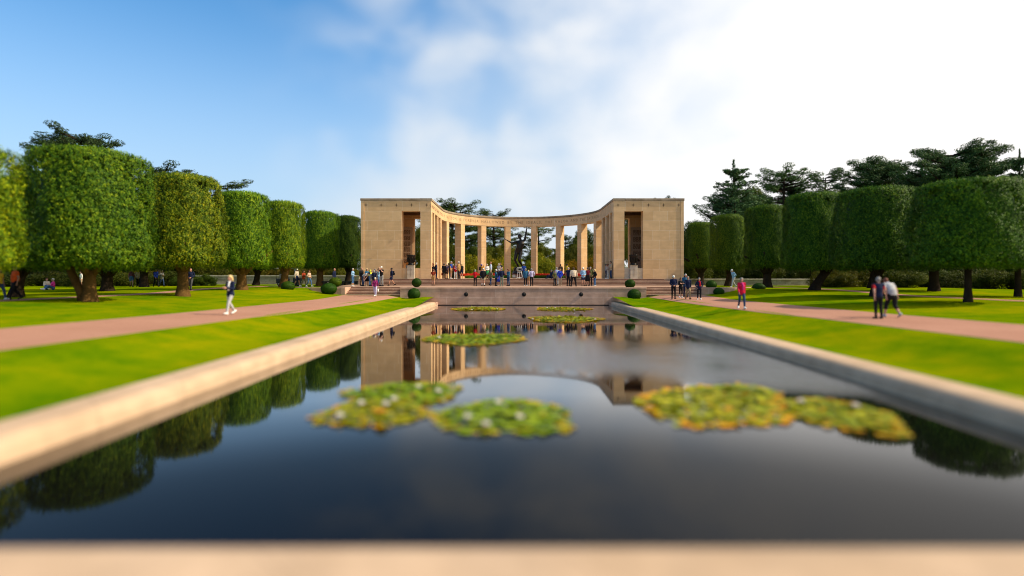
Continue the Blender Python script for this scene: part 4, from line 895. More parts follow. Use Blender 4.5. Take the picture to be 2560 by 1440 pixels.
def hat_mesh(B, kind):
    k = ('hat', kind)
    if k in B['parts']: return B['parts'][k]
    H, q = B['hq']; mb = MB(); hd = lambda v: H+q@Vector(v)
    mb.lathe([(.100, -.0), (.102, .03), (.094, .065), (.068, .094), (.03, .106), (0, .108)], n=20)
    mb.v = [(x*.86, y+.012, z+.028) for x, y, z in mb.v]
    if kind == 'cap':
        n = 12; a = [math.pi*(1+i/n) for i in range(n+1)]
        top = [(.08*math.cos(t), .012+.094*math.sin(t), .032) for t in a] + [(.075*math.cos(t), .03+.185*math.sin(t)-.02, .018) for t in a]
        vs = top + [(x, y, z-.006) for x, y, z in top]; m = n+1
        mb.add(vs, [(i, i+1, m+i+1, m+i) for i in range(n)] + [(2*m+m+i, 2*m+m+i+1, 2*m+i+1, 2*m+i) for i in range(n)] + [(m+i, m+i+1, 3*m+i+1, 3*m+i) for i in range(n)])
    else:
        n = 20; b = [2*math.pi*i/n for i in range(n)]
        vs = [(.084*math.cos(t), .012+.098*math.sin(t), .036) for t in b] + [(.14*math.cos(t), .012+.155*math.sin(t), .018) for t in b] + [(.14*math.cos(t), .012+.155*math.sin(t), .012) for t in b]
        mb.add(vs, [(i, (i+1) % n, n+(i+1) % n, n+i) for i in range(n)] + [(n+i, n+(i+1) % n, 2*n+(i+1) % n, 2*n+i) for i in range(n)])
    mb.v = [tuple(hd(v)) for v in mb.v]; me = mb.mesh('hat', True); B['parts'][k] = me; return me
def hair_mesh(B, kind):
    k = ('hair', kind)
    if k in B['parts']: return B['parts'][k]
    L = B['L']; zh = ZN.index('head'); ear = np.abs(L[:, 0]) > .075
    if kind == 'fringe': s = (B['zone'] == zh) & (L[:, 1] > -.01) & (L[:, 2] < .05) & (L[:, 2] > -.07)
    else: s = (B['zone'] == zh) & (L[:, 2] > -.10) & ((L[:, 1] > -.012 - .05*np.clip(L[:, 2]/.06, 0, 1)) | (L[:, 2] > .055+.0*L[:, 1]))
    off = .012 + .006*np.sin(L[:, 0]*90)*np.cos(L[:, 1]*70) + (0 if kind != 'bob' else .012)
    if kind == 'fringe': off = .006+0*off
    m = s[B['Q']].all(1); Q = B['Q'][m]; idx, inv = np.unique(Q.ravel(), return_inverse=True)
    V = B['V'][idx]+B['N'][idx]*off[idx][:, None]; F_ = [inv.reshape(-1, 4)]
    if kind in ('bob', 'long'):
        mb = MB(); H, q = B['hq']; dn = -.10 if kind == 'bob' else -.19
        for x, y, r in ((-.062, .02, .042), (.062, .02, .042), (-.03, .062, .05), (.03, .062, .05), (0, .07, .05)):
            mb.tube([H+q@Vector((x, y, .04)), H+q@Vector((x*1.15, y+.012, -.06)), H+q@Vector((x*1.1, y+.015, dn))], [r*.8, r, r*.62], 9)
        b = len(V); V = np.concatenate([V, np.array([tuple(v) for v in mb.v])])
        for c in (4, 9):
            f = [t for t in mb.f if len(t) == c]
            if f: F_.append(np.array(f)+b)
    me = mesh_np('hair', V, F_, True); B['parts'][k] = me; return me
def add_person(X, Y, Z, h, rz, label, group, top=('tee', 'navy'), bot=('trousers', 'black'), shoes='black', hair=('short', 'h_grey'), hat=None, arms='down', legs='stand', tilt=0, head=0, build='m', turn=0., extra=(), skin=0, wide=1.):
    B = body(arms, legs, tilt, head, build, turn); s = h/1.74
    p = link('person', B['me'], None, None, (X, Y, Z), rz, (s*wide, s*wide, s))
    p.material_slots[0].link = 'OBJECT'; p.material_slots[0].material = SK[skin]; p.material_slots[1].link = 'OBJECT'; p.material_slots[1].material = FEAT
    tag(p, label, 'person', group)
    zi = {n: i for i, n in enumerate(ZN)}
    off = {'tee': .012, 'shirt': .012, 'sweater': .015, 'vest': .015, 'jacket': .019, 'coat': .022}[top[0]]
    link({'tee': 'shirt', 'coat': 'coat'}.get(top[0], top[0]), shell(B, top[0], tops(B, top[0]), off), cloth(top[1]), p)
    nm = bot[0]
    if nm == 'skirt':
        J = B['J']; a = [J['hipl'], J['hipr'], J['knl'], J['knr']]; k = ('skirt',)
        if k not in B['parts']:
            P0 = Vector(J['waist'])*.8+Vector(J['pelvis'])*.2; K = (Vector(J['knl'])+Vector(J['knr']))*.5; H0 = Vector(J['pelvis'])
            B['parts'][k] = MB().tube([P0, H0+Vector((0, 0, -.05)), (H0+K)*.5, K+Vector((0, 0, -.06))], [(.155, .13), (.205, .155), (.225, .18), (.245, .21)], 20, flat=(0, 1, 0), caps=False).mesh('skirt', True)
        link('skirt', B['parts'][k], cloth(bot[1]), p)
    else: link({'capri': 'trousers'}.get(nm, nm), shell(B, nm, bottoms(B, nm), .010 if nm != 'shorts' else .018), cloth(bot[1]), p)
    for n, sg in (('l', -1), ('r', 1)):
        x = B['V'][:, 0]*sg > 0
        sh = shell(B, 'shoe'+n, ((B['zone'] == zi['foot']) | ((B['zone'] == zi['shin']) & (B['t'] > .9))) & x, .013)
        if sh: link('shoe', sh, cloth(shoes), p)
    if 'socks' in extra: 
        sh = shell(B, 'sock', (B['zone'] == zi['shin']) & (B['t'] > .55), .008); link('socks', sh, cloth('white'), p)
    if hair: link('hair', hair_mesh(B, hair[0]), hairm(hair[1]), p)
    if hat: link('cap' if hat[0] == 'cap' else 'hat', hat_mesh(B, hat[0]), cloth(hat[1]), p)
    for e in extra:
        if isinstance(e, tuple) and e[0] == 'scarf':
            k = ('scarf',)
            if k not in B['parts']:
                N0 = Vector(B['J']['neck']); mb = MB(); pts = [N0+Vector((.085*math.cos(t), .005+.085*math.sin(t), -.02)) for t in np.linspace(0, 6.283, 13)]
                mb.tube(pts, [.034]*13, 8, flat=(0, 0, 1), caps=False); mb.tube([N0+Vector((.03, -.10, -.03)), N0+Vector((.05, -.165, -.18)), N0+Vector((.05, -.165, -.40))], [(.05, .028), (.06, .024), (.06, .016)], 8, flat=(0, 1, 0))
                B['parts'][k] = mb.mesh('scarf', True)
            link('scarf', B['parts'][k], cloth(e[1]), p)
        if isinstance(e, tuple) and e[0] == 'hood':
            H, q = B['hq']; mb = MB().ball(H+q@Vector((0, .03, .0)), (.112, .115, .135), 16, 11, q).tube([H+q@Vector((0, .03, -.06)), H+q@Vector((0, .04, -.17))], [(.10, .10), (.13, .12)], 12)
            mb.build('hood', cloth(e[1]), p, smooth=True)
        if isinstance(e, tuple) and e[0] == 'sleeves':
            s_ = (B['zone'] == zi['uarm']) & (B['t'] < .62); link('sleeves', shell(B, 'sleeves', s_, .010), cloth(e[1]), p)
    return p, B, s
FRONT, BACK, LEFT, RIGHT = 0., math.pi, -math.pi/2, math.pi/2      # a figure with rz = 0 looks towards the pool
def backpack(p, col, label):
    o = MB()
    e = empty('backpack', p.location, p.rotation_euler.z, label, 'backpack'); e.scale = p.scale
    mb = MB().box((-.14, .125, 1.02), (.14, .27, 1.44)); mb.build('bag', cloth(col), e, bevel=.05)
    MB().box((-.11, .272, 1.06), (.11, .315, 1.25)).build('pocket', cloth(col), e, bevel=.02)
    mb = MB()
    for s in (-1, 1): mb.tube([(s*.10, .14, 1.42), (s*.11, .02, 1.505), (s*.115, -.12, 1.38), (s*.12, -.11, 1.22), (s*.14, .05, 1.06), (s*.13, .14, 1.05)], [(.022, .008)]*6, 6, flat=(0, 1, .3))
    mb.build('straps', cloth(col), e)
def handbag(p, B, side, col, label, drop=.1):
    w = Vector(B['J']['wr'+side]); s = p.scale.z; c, q = math.cos(p.rotation_euler.z), math.sin(p.rotation_euler.z); w = w*s
    e = empty('handbag', (p.location.x+w.x*c-w.y*q, p.location.y+w.x*q+w.y*c, p.location.z+w.z-.1), p.rotation_euler.z, label, 'bag')
    MB().box((-.05, -.15, -.34), (.05, .15, -.12)).build('bag', cloth(col), e, bevel=.03)
    MB().tube([(0, -.1, -.13), (0, -.07, .0), (0, .07, .0), (0, .1, -.13)], [.01]*4, 6).build('handle', cloth(col), e)
def on_ground(px, feet):
    Y = 30.
    for _ in range(80): 
        z = float(gz(X_at(px, Y), Y)); Yn = F*(EYE-z-.02)/max(6., feet-HY); Y += .5*(min(max(Yn, 8), 95)-Y)
    return Y
def person(zone, px, head_y, feet_y, rz, label, group=None, Y=None, h=None, **k):
    if zone == 'G': Y = Y or on_ground(px, feet_y); z = float(gz(X_at(px, Y), Y))+.012
    elif zone == 'T': Y = Y or 53.4; z = pz_(Y)
    elif zone == 'S': Y = Y or 57.7; z = 1.55
    else: z = zone
    if h is None: h = min(1.9, max(1.5, (feet_y-head_y)*Y/F*(1.02)))
    p, B, s = add_person(X_at(px, Y), Y, z+.006, h, rz, label, group, **k); p.location.y -= 0
    return p, B, s
gw, gl, gt, gc = 'people on the gravel walks', 'people under the left trees', 'visitors on the landing before the steps', 'visitors among the columns'
T_, S_, P_ = 'trousers', 'shorts', 'short'
# gravel walks
person('G', 576, 690, 786, R(-20), 'blonde person in navy jacket, white scarf and white trousers on the left walk', gw, top=('jacket', 'navy'), bot=(T_, 'lgrey'), shoes='white', hair=('long', 'h_blond'), arms='phone', legs='walk', build='f', extra=(('scarf', 'white'),))
p, B, s = person('G', 938, 697, 746, R(5), 'person in magenta sweater and white trousers coming down from the left steps', gw, Y=47.0, h=1.6, top=('sweater', 'magenta'), bot=(T_, 'lilac'), shoes='white', hair=(P_, 'h_grey'), hat=('cap', 'cream'), legs='walk', arms='swing', build='f')
handbag(p, B, 'r', 'white', 'white bag hanging from the hand of the person in magenta')
person('G', 1854, 696, 772, R(-8), 'person in bright red jacket, dark jeans and white shoes on the right gravel walk', gw, top=('jacket', 'crimson'), bot=(T_, 'djeans'), shoes='white', hair=(P_, 'h_grey'), legs='walk', arms='swing', build='f', extra=(('scarf', 'pink'),))
person('G', 2196, 695, 796, R(172), 'grey haired person in navy vest over red sleeves walking away on the right walk', gw, top=('vest', 'navy'), bot=(T_, 'black'), hair=(P_, 'h_grey'), legs='stand', arms='swing', build='m', extra=(('sleeves', 'red'),))
person('G', 2230, 704, 793, R(188), 'stooping person in grey top and black shorts beside the navy vest walker', gw, top=('tee', 'lgrey'), bot=('capri', 'black'), shoes='lgrey', hair=(P_, 'h_auburn'), legs='walk', tilt=24, head=18, build='s', h=1.74)
person('G', 1684, 691, 748, R(-6), 'person in white cap, navy sweater and black trousers at the right steps', gw, Y=44, top=('sweater', 'navy'), bot=(T_, 'black'), hair=(P_, 'h_grey'), hat=('cap', 'white'), arms='clasp', build='m')
person('G', 1702, 698, 747, R(10), 'brown haired person in black with white shoes, second from the white capped one', gw, Y=45, top=('jacket', 'black'), bot=('capri', 'black'), shoes='white', hair=('bob', 'h_brown'), arms='fold', build='f')
person('G', 1714, 690, 748, R(-10), 'tall person in blue jacket mostly hidden behind the one in khaki trousers', gw, Y=45.6, top=('jacket', 'teal'), bot=(T_, 'navy'), hair=(P_, 'h_white'), arms='phone', build='m', skin=2)
person('G', 1720, 696, 752, R(-5), 'grey haired person in navy jacket and khaki trousers on the right walk', gw, Y=42.4, top=('jacket', 'navy'), bot=(T_, 'khaki'), shoes='brown', hair=(P_, 'h_grey'), legs='walk', arms='swing', build='m')
person('G', 1748, 701, 754, R(-12), 'person in black with a bright red scarf and white shoes on the right walk', gw, Y=42, top=('jacket', 'navy'), bot=(T_, 'black'), shoes='white', hair=(P_, 'h_grey'), arms='pocket', build='f', extra=(('scarf', 'red'),))
person(float(gz(X_at(1834, 51.6), 51.6)), 1834, 679, 721, R(-75), 'stooped person in white cap and pale blue shirt crossing before the right garden wall', gw, Y=53, h=1.72, top=('shirt', 'sky'), bot=(T_, 'lgrey'), shoes='lgrey', hair=(P_, 'h_grey'), hat=('cap', 'white'), legs='walk', tilt=12, head=10, arms='back')
# under the left trees
person('G', 38, 669, 751, R(-25), 'bald person in orange shirt and black trousers under the leftmost trees', gl, Y=29.6, top=('tee', 'orange'), bot=(T_, 'black'), hair=('fringe', 'h_grey'), legs='walk', build='s', skin=1)
person('G', -2, 676, 754, R(90), 'person in yellow shirt cut off by the left edge of the view', gl, Y=29, top=('tee', 'yellow'), bot=(T_, 'djeans'), shoes='lgrey', hair=(P_, 'h_brown'), legs='walk')
person('G', 117, 688, 724, R(60), 'person in cream cardigan sitting on the grass by a dark trunk', gl, Y=46, h=1.7, top=('sweater', 'cream'), bot=(T_, 'djeans'), shoes='white', hair=(P_, 'h_auburn'), legs='ground', arms='phone', build='f')
person('G', 133, 692, 726, R(-30), 'person in bright pink top sitting on the grass', gl, Y=45.4, h=1.7, top=('sweater', 'pink'), bot=(T_, 'jeans'), shoes='white', hair=(P_, 'h_white'), legs='ground', arms='phone', build='f')
person('G', 203, 688, 724, R(-40), 'person in white shirt seen through the fork of the trunk', gl, Y=52, top=('shirt', 'white'), bot=(S_, 'beige'), hair=(P_, 'h_brown'))
person('G', 329, 679, 722, R(35), 'person in greyish pink top and blue denim shorts walking under the left trees', gl, Y=55, top=('sweater', 'plum'), bot=(S_, 'jeans'), hair=(P_, 'h_auburn'), legs='walk', build='f')
person('G', 346, 677, 720, R(35), 'person in black and cream patterned jacket beside the denim shorts walker', gl, Y=55.6, top=('jacket', 'cream'), bot=(T_, 'black'), hair=('bob', 'h_brown'), legs='walk', arms='pocket', build='f')
person('G', 390, 677, 720, R(60), 'person in royal blue sweater and black trousers under the left trees', gl, Y=56, top=('sweater', 'royal'), bot=(T_, 'black'), hair=(P_, 'h_blond'), legs='walk', arms='swing', skin=2)
person('G', 404, 680, 720, R(60), 'white haired person in grey jacket and jeans next to the royal blue sweater', gl, Y=56.6, top=('jacket', 'grey'), bot=(T_, 'djeans'), hair=('bob', 'h_white'), legs='walk', arms='phone', build='f')
person('G', 477, 674, 728, R(15), 'bald person in navy sweater and grey trousers on the footpath by the shrubs', gl, Y=44.5, top=('sweater', 'navy'), bot=(T_, 'dgrey'), hair=('fringe', 'h_grey'), legs='walk', arms='clasp', skin=2)
gk = 'people walking past the golf cart'
person('G', 742, 670, 714, R(70), 'person in white cap, beige sweater and navy shorts beside the golf cart', gk, Y=56.4, top=('sweater', 'cream'), bot=(S_, 'navy'), shoes='white', hair=(P_, 'h_grey'), hat=('cap', 'white'), legs='walk', skin=1)
person('G', 759, 674, 714, R(60), 'dark haired person in plaid red cardigan and camouflage trousers', gk, Y=56.4, top=('jacket', 'rust'), bot=(T_, 'camo'), shoes='white', hair=('long', 'h_black'), legs='walk', arms='phone', build='f')
person('G', 773, 674, 714, R(65), 'auburn haired person in cream jumper and blue jeans', gk, Y=56.2, top=('sweater', 'peach'), bot=(T_, 'jeans'), shoes='white', hair=('bob', 'h_auburn'), legs='walk', arms='clasp', build='f')
person('G', 836, 671, 716, R(80), 'bald person in navy jacket behind the yellowing ball bush', gk, Y=55.5, top=('jacket', 'navy'), bot=(T_, 'djeans'), hair=('fringe', 'h_grey'), legs='walk', skin=2)
# the group by the left pavilion
gp = 'visitors gathered by the left pavilion'
def TT(px, hy, fy, rz, lab, **k): return person('T', px, hy, fy, rz, lab, k.pop('g', gt), **k)
TT(882, 675, 719, R(80), 'grey haired person in light blue top and cropped jeans by the left steps', g=gp, Y=52.9, top=('sweater', 'sky'), bot=('capri', 'jeans'), shoes='white', hair=(P_, 'h_white'), arms='clasp', build='f')
TT(904, 673, 717, R(60), 'bald person in black jacket standing against the pavilion corner', g=gp, Y=54.4, top=('jacket', 'black'), bot=(T_, 'brown'), hair=('fringe', 'h_grey'), skin=2)
TT(908, 685, 717, R(75), 'bending person in grey shirt, dark cap and jeans', g=gp, Y=53.2, h=1.7, top=('tee', 'lgrey'), bot=(T_, 'djeans'), hair=(P_, 'h_brown'), hat=('cap', 'navy'), arms='knees', tilt=62)
TT(917, 675, 717, R(40), 'blonde person in blue top and black skirt', g=gp, Y=54.2, top=('tee', 'teal'), bot=('skirt', 'black'), shoes='beige', hair=('bob', 'h_blond'), build='f')
TT(926, 678, 717, R(70), 'person in a lime yellow hood', g=gp, Y=54.0, top=('sweater', 'lime'), bot=(T_, 'black'), hair=None, extra=(('hood', 'lime'),), build='f')
TT(925, 688, 717, R(80), 'bending person in grey shirt and blue jeans', g=gp, Y=52.9, h=1.68, top=('shirt', 'grey'), bot=(T_, 'jeans'), hair=(P_, 'h_grey'), arms='knees', tilt=55)
TT(935, 684, 717, R(180), 'short grey haired person seen from behind, blue collar', g=gp, Y=52.6, h=1.5, top=('jacket', 'navy'), bot=(T_, 'black'), hair=('bob', 'h_grey'), build='f')
TT(938, 675, 716, R(60), 'grey haired person in dark navy jacket behind the bending ones', g=gp, Y=54.5, top=('jacket', 'navy'), bot=(T_, 'djeans'), hair=(P_, 'h_grey'), arms='phone')
TT(946, 674, 716, R(90), 'dark haired person in pale blue shirt and jeans next to the photographer', g=gp, Y=54.3, top=('shirt', 'sky'), bot=(T_, 'jeans'), hair=(P_, 'h_black'), arms='photo')
TT(954, 669, 718, R(-25), 'person in white cap, black tee and grey trousers taking a picture', g=gp, Y=53.0, h=1.86, top=('tee', 'black'), bot=(T_, 'grey'), hair=(P_, 'h_grey'), hat=('cap', 'white'), arms='photo')
p, B, s = TT(979, 671, 715, R(-75), 'person all in dark navy with shorts walking left past the pavilion', g=gp, Y=54.0, top=('jacket', 'navy'), bot=(S_, 'navy'), hair=(P_, 'h_black'), legs='walk', arms='pocket', skin=1)
backpack(p, 'black', 'black backpack on the person walking left past the pavilion')
TT(1083, 674, 714, R(165), 'person in rust red shirt and tan shorts at the foot of the memorial steps', Y=54.5, top=('tee', 'rust'), bot=(S_, 'tan'), shoes='brown', hair=(P_, 'h_auburn'), legs='stand')
# among the columns, left
def CC(px, hy, rz, lab, Y=57.7, **k): return person('S', px, hy, 697, rz, lab, gc, Y=Y, **k)
CC(1083, 659, R(-60), 'auburn haired person in black top leaning to the left pavilion', top=('tee', 'black'), bot=('skirt', 'black'), hair=('bob', 'h_auburn'), arms='point', build='f')
CC(1090.5, 658, R(120), 'grey haired person in navy suit behind the one in rust red', Y=58.2, top=('jacket', 'navy'), bot=(T_, 'navy'), hair=(P_, 'h_white'), arms='back')
p, B, s = CC(1110, 660, R(170), 'person in dark cap and black jacket at the left of the column group', top=('jacket', 'black'), bot=(T_, 'black'), hair=(P_, 'h_black'), hat=('cap', 'dgrey'), arms='down')
handbag(p, B, 'r', 'rust', 'reddish bag held by the person in black jacket')
CC(1117, 663, R(150), 'person in purple grey shirt and brown shorts', Y=58.3, top=('tee', 'purple'), bot=(S_, 'brown'), hair=(P_, 'h_grey'), build='f')
p, B, s = CC(1121.5, 659, R(190), 'person with a big black backpack turned to the columns', Y=58.7, top=('jacket', 'black'), bot=(T_, 'dgrey'), hair=(P_, 'h_black'))
backpack(p, 'black', 'big black backpack beside the blue tee')
CC(1128, 655, R(80), 'tall grey haired person in bright blue tee and khaki shorts', Y=57.5, h=1.78, top=('tee', 'blue'), bot=(S_, 'tan'), shoes='white', hair=(P_, 'h_grey'), arms='down')
CC(1132, 661, R(20), 'person in white cap and black jacket between blue tee and lilac scarf', Y=58.4, top=('jacket', 'black'), bot=(T_, 'black'), hair=('bob', 'h_black'), hat=('cap', 'white'), build='f')
CC(1139, 663, R(10), 'person in lilac scarf, red jacket and white trousers', Y=57.5, top=('jacket', 'red'), bot=(T_, 'white'), shoes='white', hair=('bob', 'h_grey'), arms='fold', build='f', extra=(('scarf', 'lilac'),))
CC(1147, 657, R(-100), 'person in white cap, mustard jacket and black trousers', Y=57.6, h=1.75, top=('jacket', 'tan'), bot=(T_, 'black'), hair=(P_, 'h_grey'), hat=('cap', 'white'), arms='phone', build='s')
p, B, s = CC(1154, 660, R(200), 'person in cream hat and dark shorts at the right of the column group', Y=58.1, top=('tee', 'dgrey'), bot=(S_, 'navy'), shoes='cream', hair=('bob', 'h_blond'), hat=('hat', 'cream'), build='f')
backpack(p, 'black', 'black backpack under the cream hat')
# front of the steps, left of the statue
TT(1188, 678, 718, R(175), 'grey haired person in red vest and black trousers, leftmost before the steps', top=('sweater', 'red'), bot=(T_, 'black'), shoes='black', hair=('bob', 'h_grey'), arms='fold', build='f')
p, B, s = CC(1203.5, 663, R(120), 'person in blue cap and mustard top photographing the columns', Y=59, top=('sweater', 'mustard'), bot=(T_, 'royal'), hair=(P_, 'h_black'), hat=('cap', 'royal'), arms='photo')
backpack(p, 'black', 'black backpack on the person in mustard top')
TT(1208, 675, 718, R(170), 'person in white cap, black jacket, beige shorts and white socks', top=('jacket', 'black'), bot=(S_, 'beige'), shoes='black', hair=(P_, 'h_grey'), hat=('cap', 'white'), arms='pocket', build='s', extra=('socks',))
CC(1218, 671, R(10), 'white haired person in white blouse and green skirt', Y=57.3, h=1.5, top=('shirt', 'white'), bot=('skirt', 'green'), hair=(P_, 'h_white'), arms='clasp', build='f')
TT(1226, 676, 715, R(150), 'person in grey brown jacket and jeans, grey hair', Y=54.3, top=('jacket', 'camo'), bot=(T_, 'djeans'), hair=(P_, 'h_grey'), arms='pocket', legs='walk')
CC(1227, 658, R(-90), 'tall bald person in pale blue shirt on the terrace', Y=60, h=1.8, top=('shirt', 'pale'), bot=(T_, 'khaki'), hair=None, arms='fold', skin=1)
TT(1240, 677, 717, R(80), 'person in white cap and teal jacket turned to the right', Y=53.8, top=('jacket', 'teal'), bot=(T_, 'black'), hair=(P_, 'h_grey'), hat=('cap', 'white'), arms='clasp')
TT(1247, 677, 718, R(-100), 'person in white hat and royal blue skirt behind the navy sweater', Y=53.5, top=('sweater', 'navy'), bot=('skirt', 'royal'), shoes='cream', hair=('bob', 'h_grey'), hat=('hat', 'white'), build='f')
CC(1251, 662, R(30), 'dark haired person in black top above the navy sweater', Y=59, h=1.68, top=('tee', 'black'), bot=(T_, 'black'), hair=('short', 'h_brown'), arms='phone')
CC(1247, 667, R(150), 'white haired person in striped pale shirt by the dark haired one', Y=58.2, h=1.58, top=('tee', 'lgrey'), bot=(T_, 'navy'), hair=(P_, 'h_white'), build='f')
TT(1254, 674, 718, R(185), 'person in navy sweater and grey green trousers, hands in front', Y=52.9, top=('sweater', 'navy'), bot=(T_, 'greygreen'), shoes='greygreen', hair=(P_, 'h_grey'), arms='clasp')
TT(1271, 676, 718, R(-50), 'dark red haired person in blue sweater and jeans looking at a phone', top=('sweater', 'teal'), bot=(T_, 'djeans'), hair=('bob', 'h_auburn'), arms='phone', build='f', head=14)
CC(1309.5, 669, R(170), 'person in blue shirt standing close to the statue', Y=60.5, h=1.6, top=('shirt', 'blue'), bot=(T_, 'black'), hair=(P_, 'h_brown'))
TT(1314, 675, 718, R(175), 'grey haired person in teal blue jacket and black trousers facing the statue', top=('jacket', 'teal'), bot=(T_, 'black'), shoes='lgrey', hair=(P_, 'h_grey'))
TT(1321, 675, 712, R(170), 'person in black top and tan shorts between the blue and the lilac shirts', Y=54.4, top=('tee', 'black'), bot=(S_, 'tan'), shoes='lgrey', hair=('bob', 'h_blond'), build='f')
TT(1329, 675, 718, R(190), 'grey haired person in lilac shirt and black trousers, hand on hip', top=('shirt', 'lilac'), bot=(T_, 'black'), hair=(P_, 'h_grey'), arms='pocket')
# right of the statue
person('S', 1379, 672, 697, R(-60), 'grey haired person in navy squatting at the edge of the terrace', gc, Y=58.2, h=1.7, top=('jacket', 'navy'), bot=(T_, 'navy'), hair=(P_, 'h_grey'), legs='ground', arms='phone')
TT(1387, 679, 716, R(30), 'person in olive jacket and black trousers', Y=54, top=('jacket', 'olive'), bot=(T_, 'black'), hair=(P_, 'h_brown'), arms='pocket', build='f')
TT(1391.5, 669, 713, R(160), 'grey haired person in pale blue shirt behind the olive jacket', Y=54.6, h=1.78, top=('shirt', 'pale'), bot=(T_, 'lgrey'), hair=(P_, 'h_grey'), build='s')
TT(1400, 676, 719, R(-5), 'person in blue, red and white jacket with beige trousers', top=('jacket', 'royal'), bot=(T_, 'beige'), shoes='beige', hair=(P_, 'h_brown'), arms='pocket', build='f', extra=(('sleeves', 'red'),))
CC(1401.5, 662, R(175), 'person in dark brown jacket against a sunlit column', Y=58.5, top=('jacket', 'brown'), bot=(T_, 'black'), hair=(P_, 'h_black'))
CC(1417, 661, R(110), 'person in black cap and yellow jacket above the navy shirt', Y=57.6, top=('jacket', 'yellow'), bot=(T_, 'black'), hair=(P_, 'h_black'), hat=('cap', 'black'), arms='phone')
TT(1421, 672, 718, R(150), 'bald person in navy shirt and black trousers beside the cream shirt', top=('tee', 'navy'), bot=(T_, 'black'), hair=('fringe', 'h_white'), arms='down', skin=2)
p, B, s = TT(1434, 672, 719, R(185), 'heavy person in cream shirt and wide black trousers seen from behind', Y=52.6, h=1.76, top=('shirt', 'cream'), bot=(T_, 'black'), hair=(P_, 'h_brown'), arms='down', build='s', wide=1.18, legs='wide')
handbag(p, B, 'r', 'black', 'black shoulder bag beside the heavy person in cream shirt')
TT(1458, 673, 718, R(8), 'person in white cap, pale blue jacket and navy shorts with folded hands', top=('jacket', 'sky'), bot=(S_, 'navy'), shoes='brown', hair=(P_, 'h_grey'), hat=('cap', 'white'), arms='clasp')
TT(1469, 673, 718, R(-10), 'person in maroon top and black skirt', Y=53.6, top=('tee', 'maroon'), bot=('skirt', 'black'), hair=(P_, 'h_brown'), build='f', hat=('cap', 'dgrey'))
TT(1476, 672, 718, R(-15), 'grey haired person in dark green jacket behind the maroon top', Y=54.2, top=('jacket', 'olive'), bot=(T_, 'black'), hair=(P_, 'h_grey'), arms='pocket')
TT(1487, 677, 718, R(-70), 'person in cream hood cap, black jacket and blue jeans at the right end', top=('jacket', 'black'), bot=(T_, 'jeans'), shoes='lgrey', hair=('bob', 'h_blond'), hat=('cap', 'cream'), arms='pocket', build='f')
CC(1515, 665, R(80), 'dark haired person in greyish top by the right pavilion', top=('sweater', 'grey'), bot=(T_, 'navy'), shoes='white', hair=(P_, 'h_black'), arms='phone')
CC(1520, 668, R(40), 'person dressed in white between two others at the right pavilion', Y=58.1, top=('shirt', 'white'), bot=(T_, 'white'), shoes='white', hair=('bob', 'h_auburn'), arms='phone', build='f')
CC(1527, 660, R(-80), 'tall person in tan jacket and dark trousers at the right pavilion', Y=57.6, h=1.78, top=('jacket', 'beige'), bot=(T_, 'djeans'), hair=(P_, 'h_brown'), arms='phone')

# ------------------------------------------------------------------ the bronze statue
def statue():
    Y = 67.5; X = X_at(1299, Y)
    st = empty('statue', (X, Y, 1.55), label='dark bronze nude youth rising on tiptoe with one arm stretched to the sky', cat='statue')
    J = dict(pelvis=(-.04, .0, .95), waist=(-.01, -.03, 1.10), chest=(.05, -.02, 1.31), neck=(.05, .01, 1.48), head=(.0, .05, 1.62), shl=(-.13, .0, 1.40), shr=(.22, .0, 1.47), ell=(-.33, -.05, 1.34), wrl=(-.53, -.08, 1.47), elr=(.27, .0, 1.74), wrr=(.30, .0, 2.0),
             hipl=(-.13, 0, .92), hipr=(.05, 0, .92), knl=(-.19, -.07, .51), anl=(-.02, .06, .12), knr=(.0, -.16, .50), anr=(.15, .10, .16))
    mb, seg, hq = body_mb(J, 'm'); mb.ball((.0, .06, 1.70), (.09, .10, .085)); me = remesh(mb, 'figure', .011, 2)
    k = 2.5; link('figure', me, M['bronze'], st, (0, 0, .92), R(-8), (k*1.12, k*1.12, k))
    mb = MB()
    for i in range(7):                                          # curling waves round the feet
        a = i*2*math.pi/7+.4; r = .55; pts = [(r*math.cos(a+t*.35)*(1-.1*t), r*math.sin(a+t*.35)*(1-.1*t)-.0, .72+.32*math.sin(t)+.08*t) for t in np.linspace(0, 3.6, 9)]
        mb.tube(pts, [.22, .25, .26, .25, .22, .19, .15, .11, .07], 8)
    mb.lathe([(.85, .52), (.95, .62), (.8, .8), (.5, 1.0), (0, 1.1)], n=20)
    link('waves', remesh(mb, 'waves', .035, 2), M['bronze'], st)
    MB().box((-.85, -.75, -.02), (.85, .75, .56)).build('base', plain('red_granite', (.13, .055, .04), .4), st, bevel=.03)
statue()
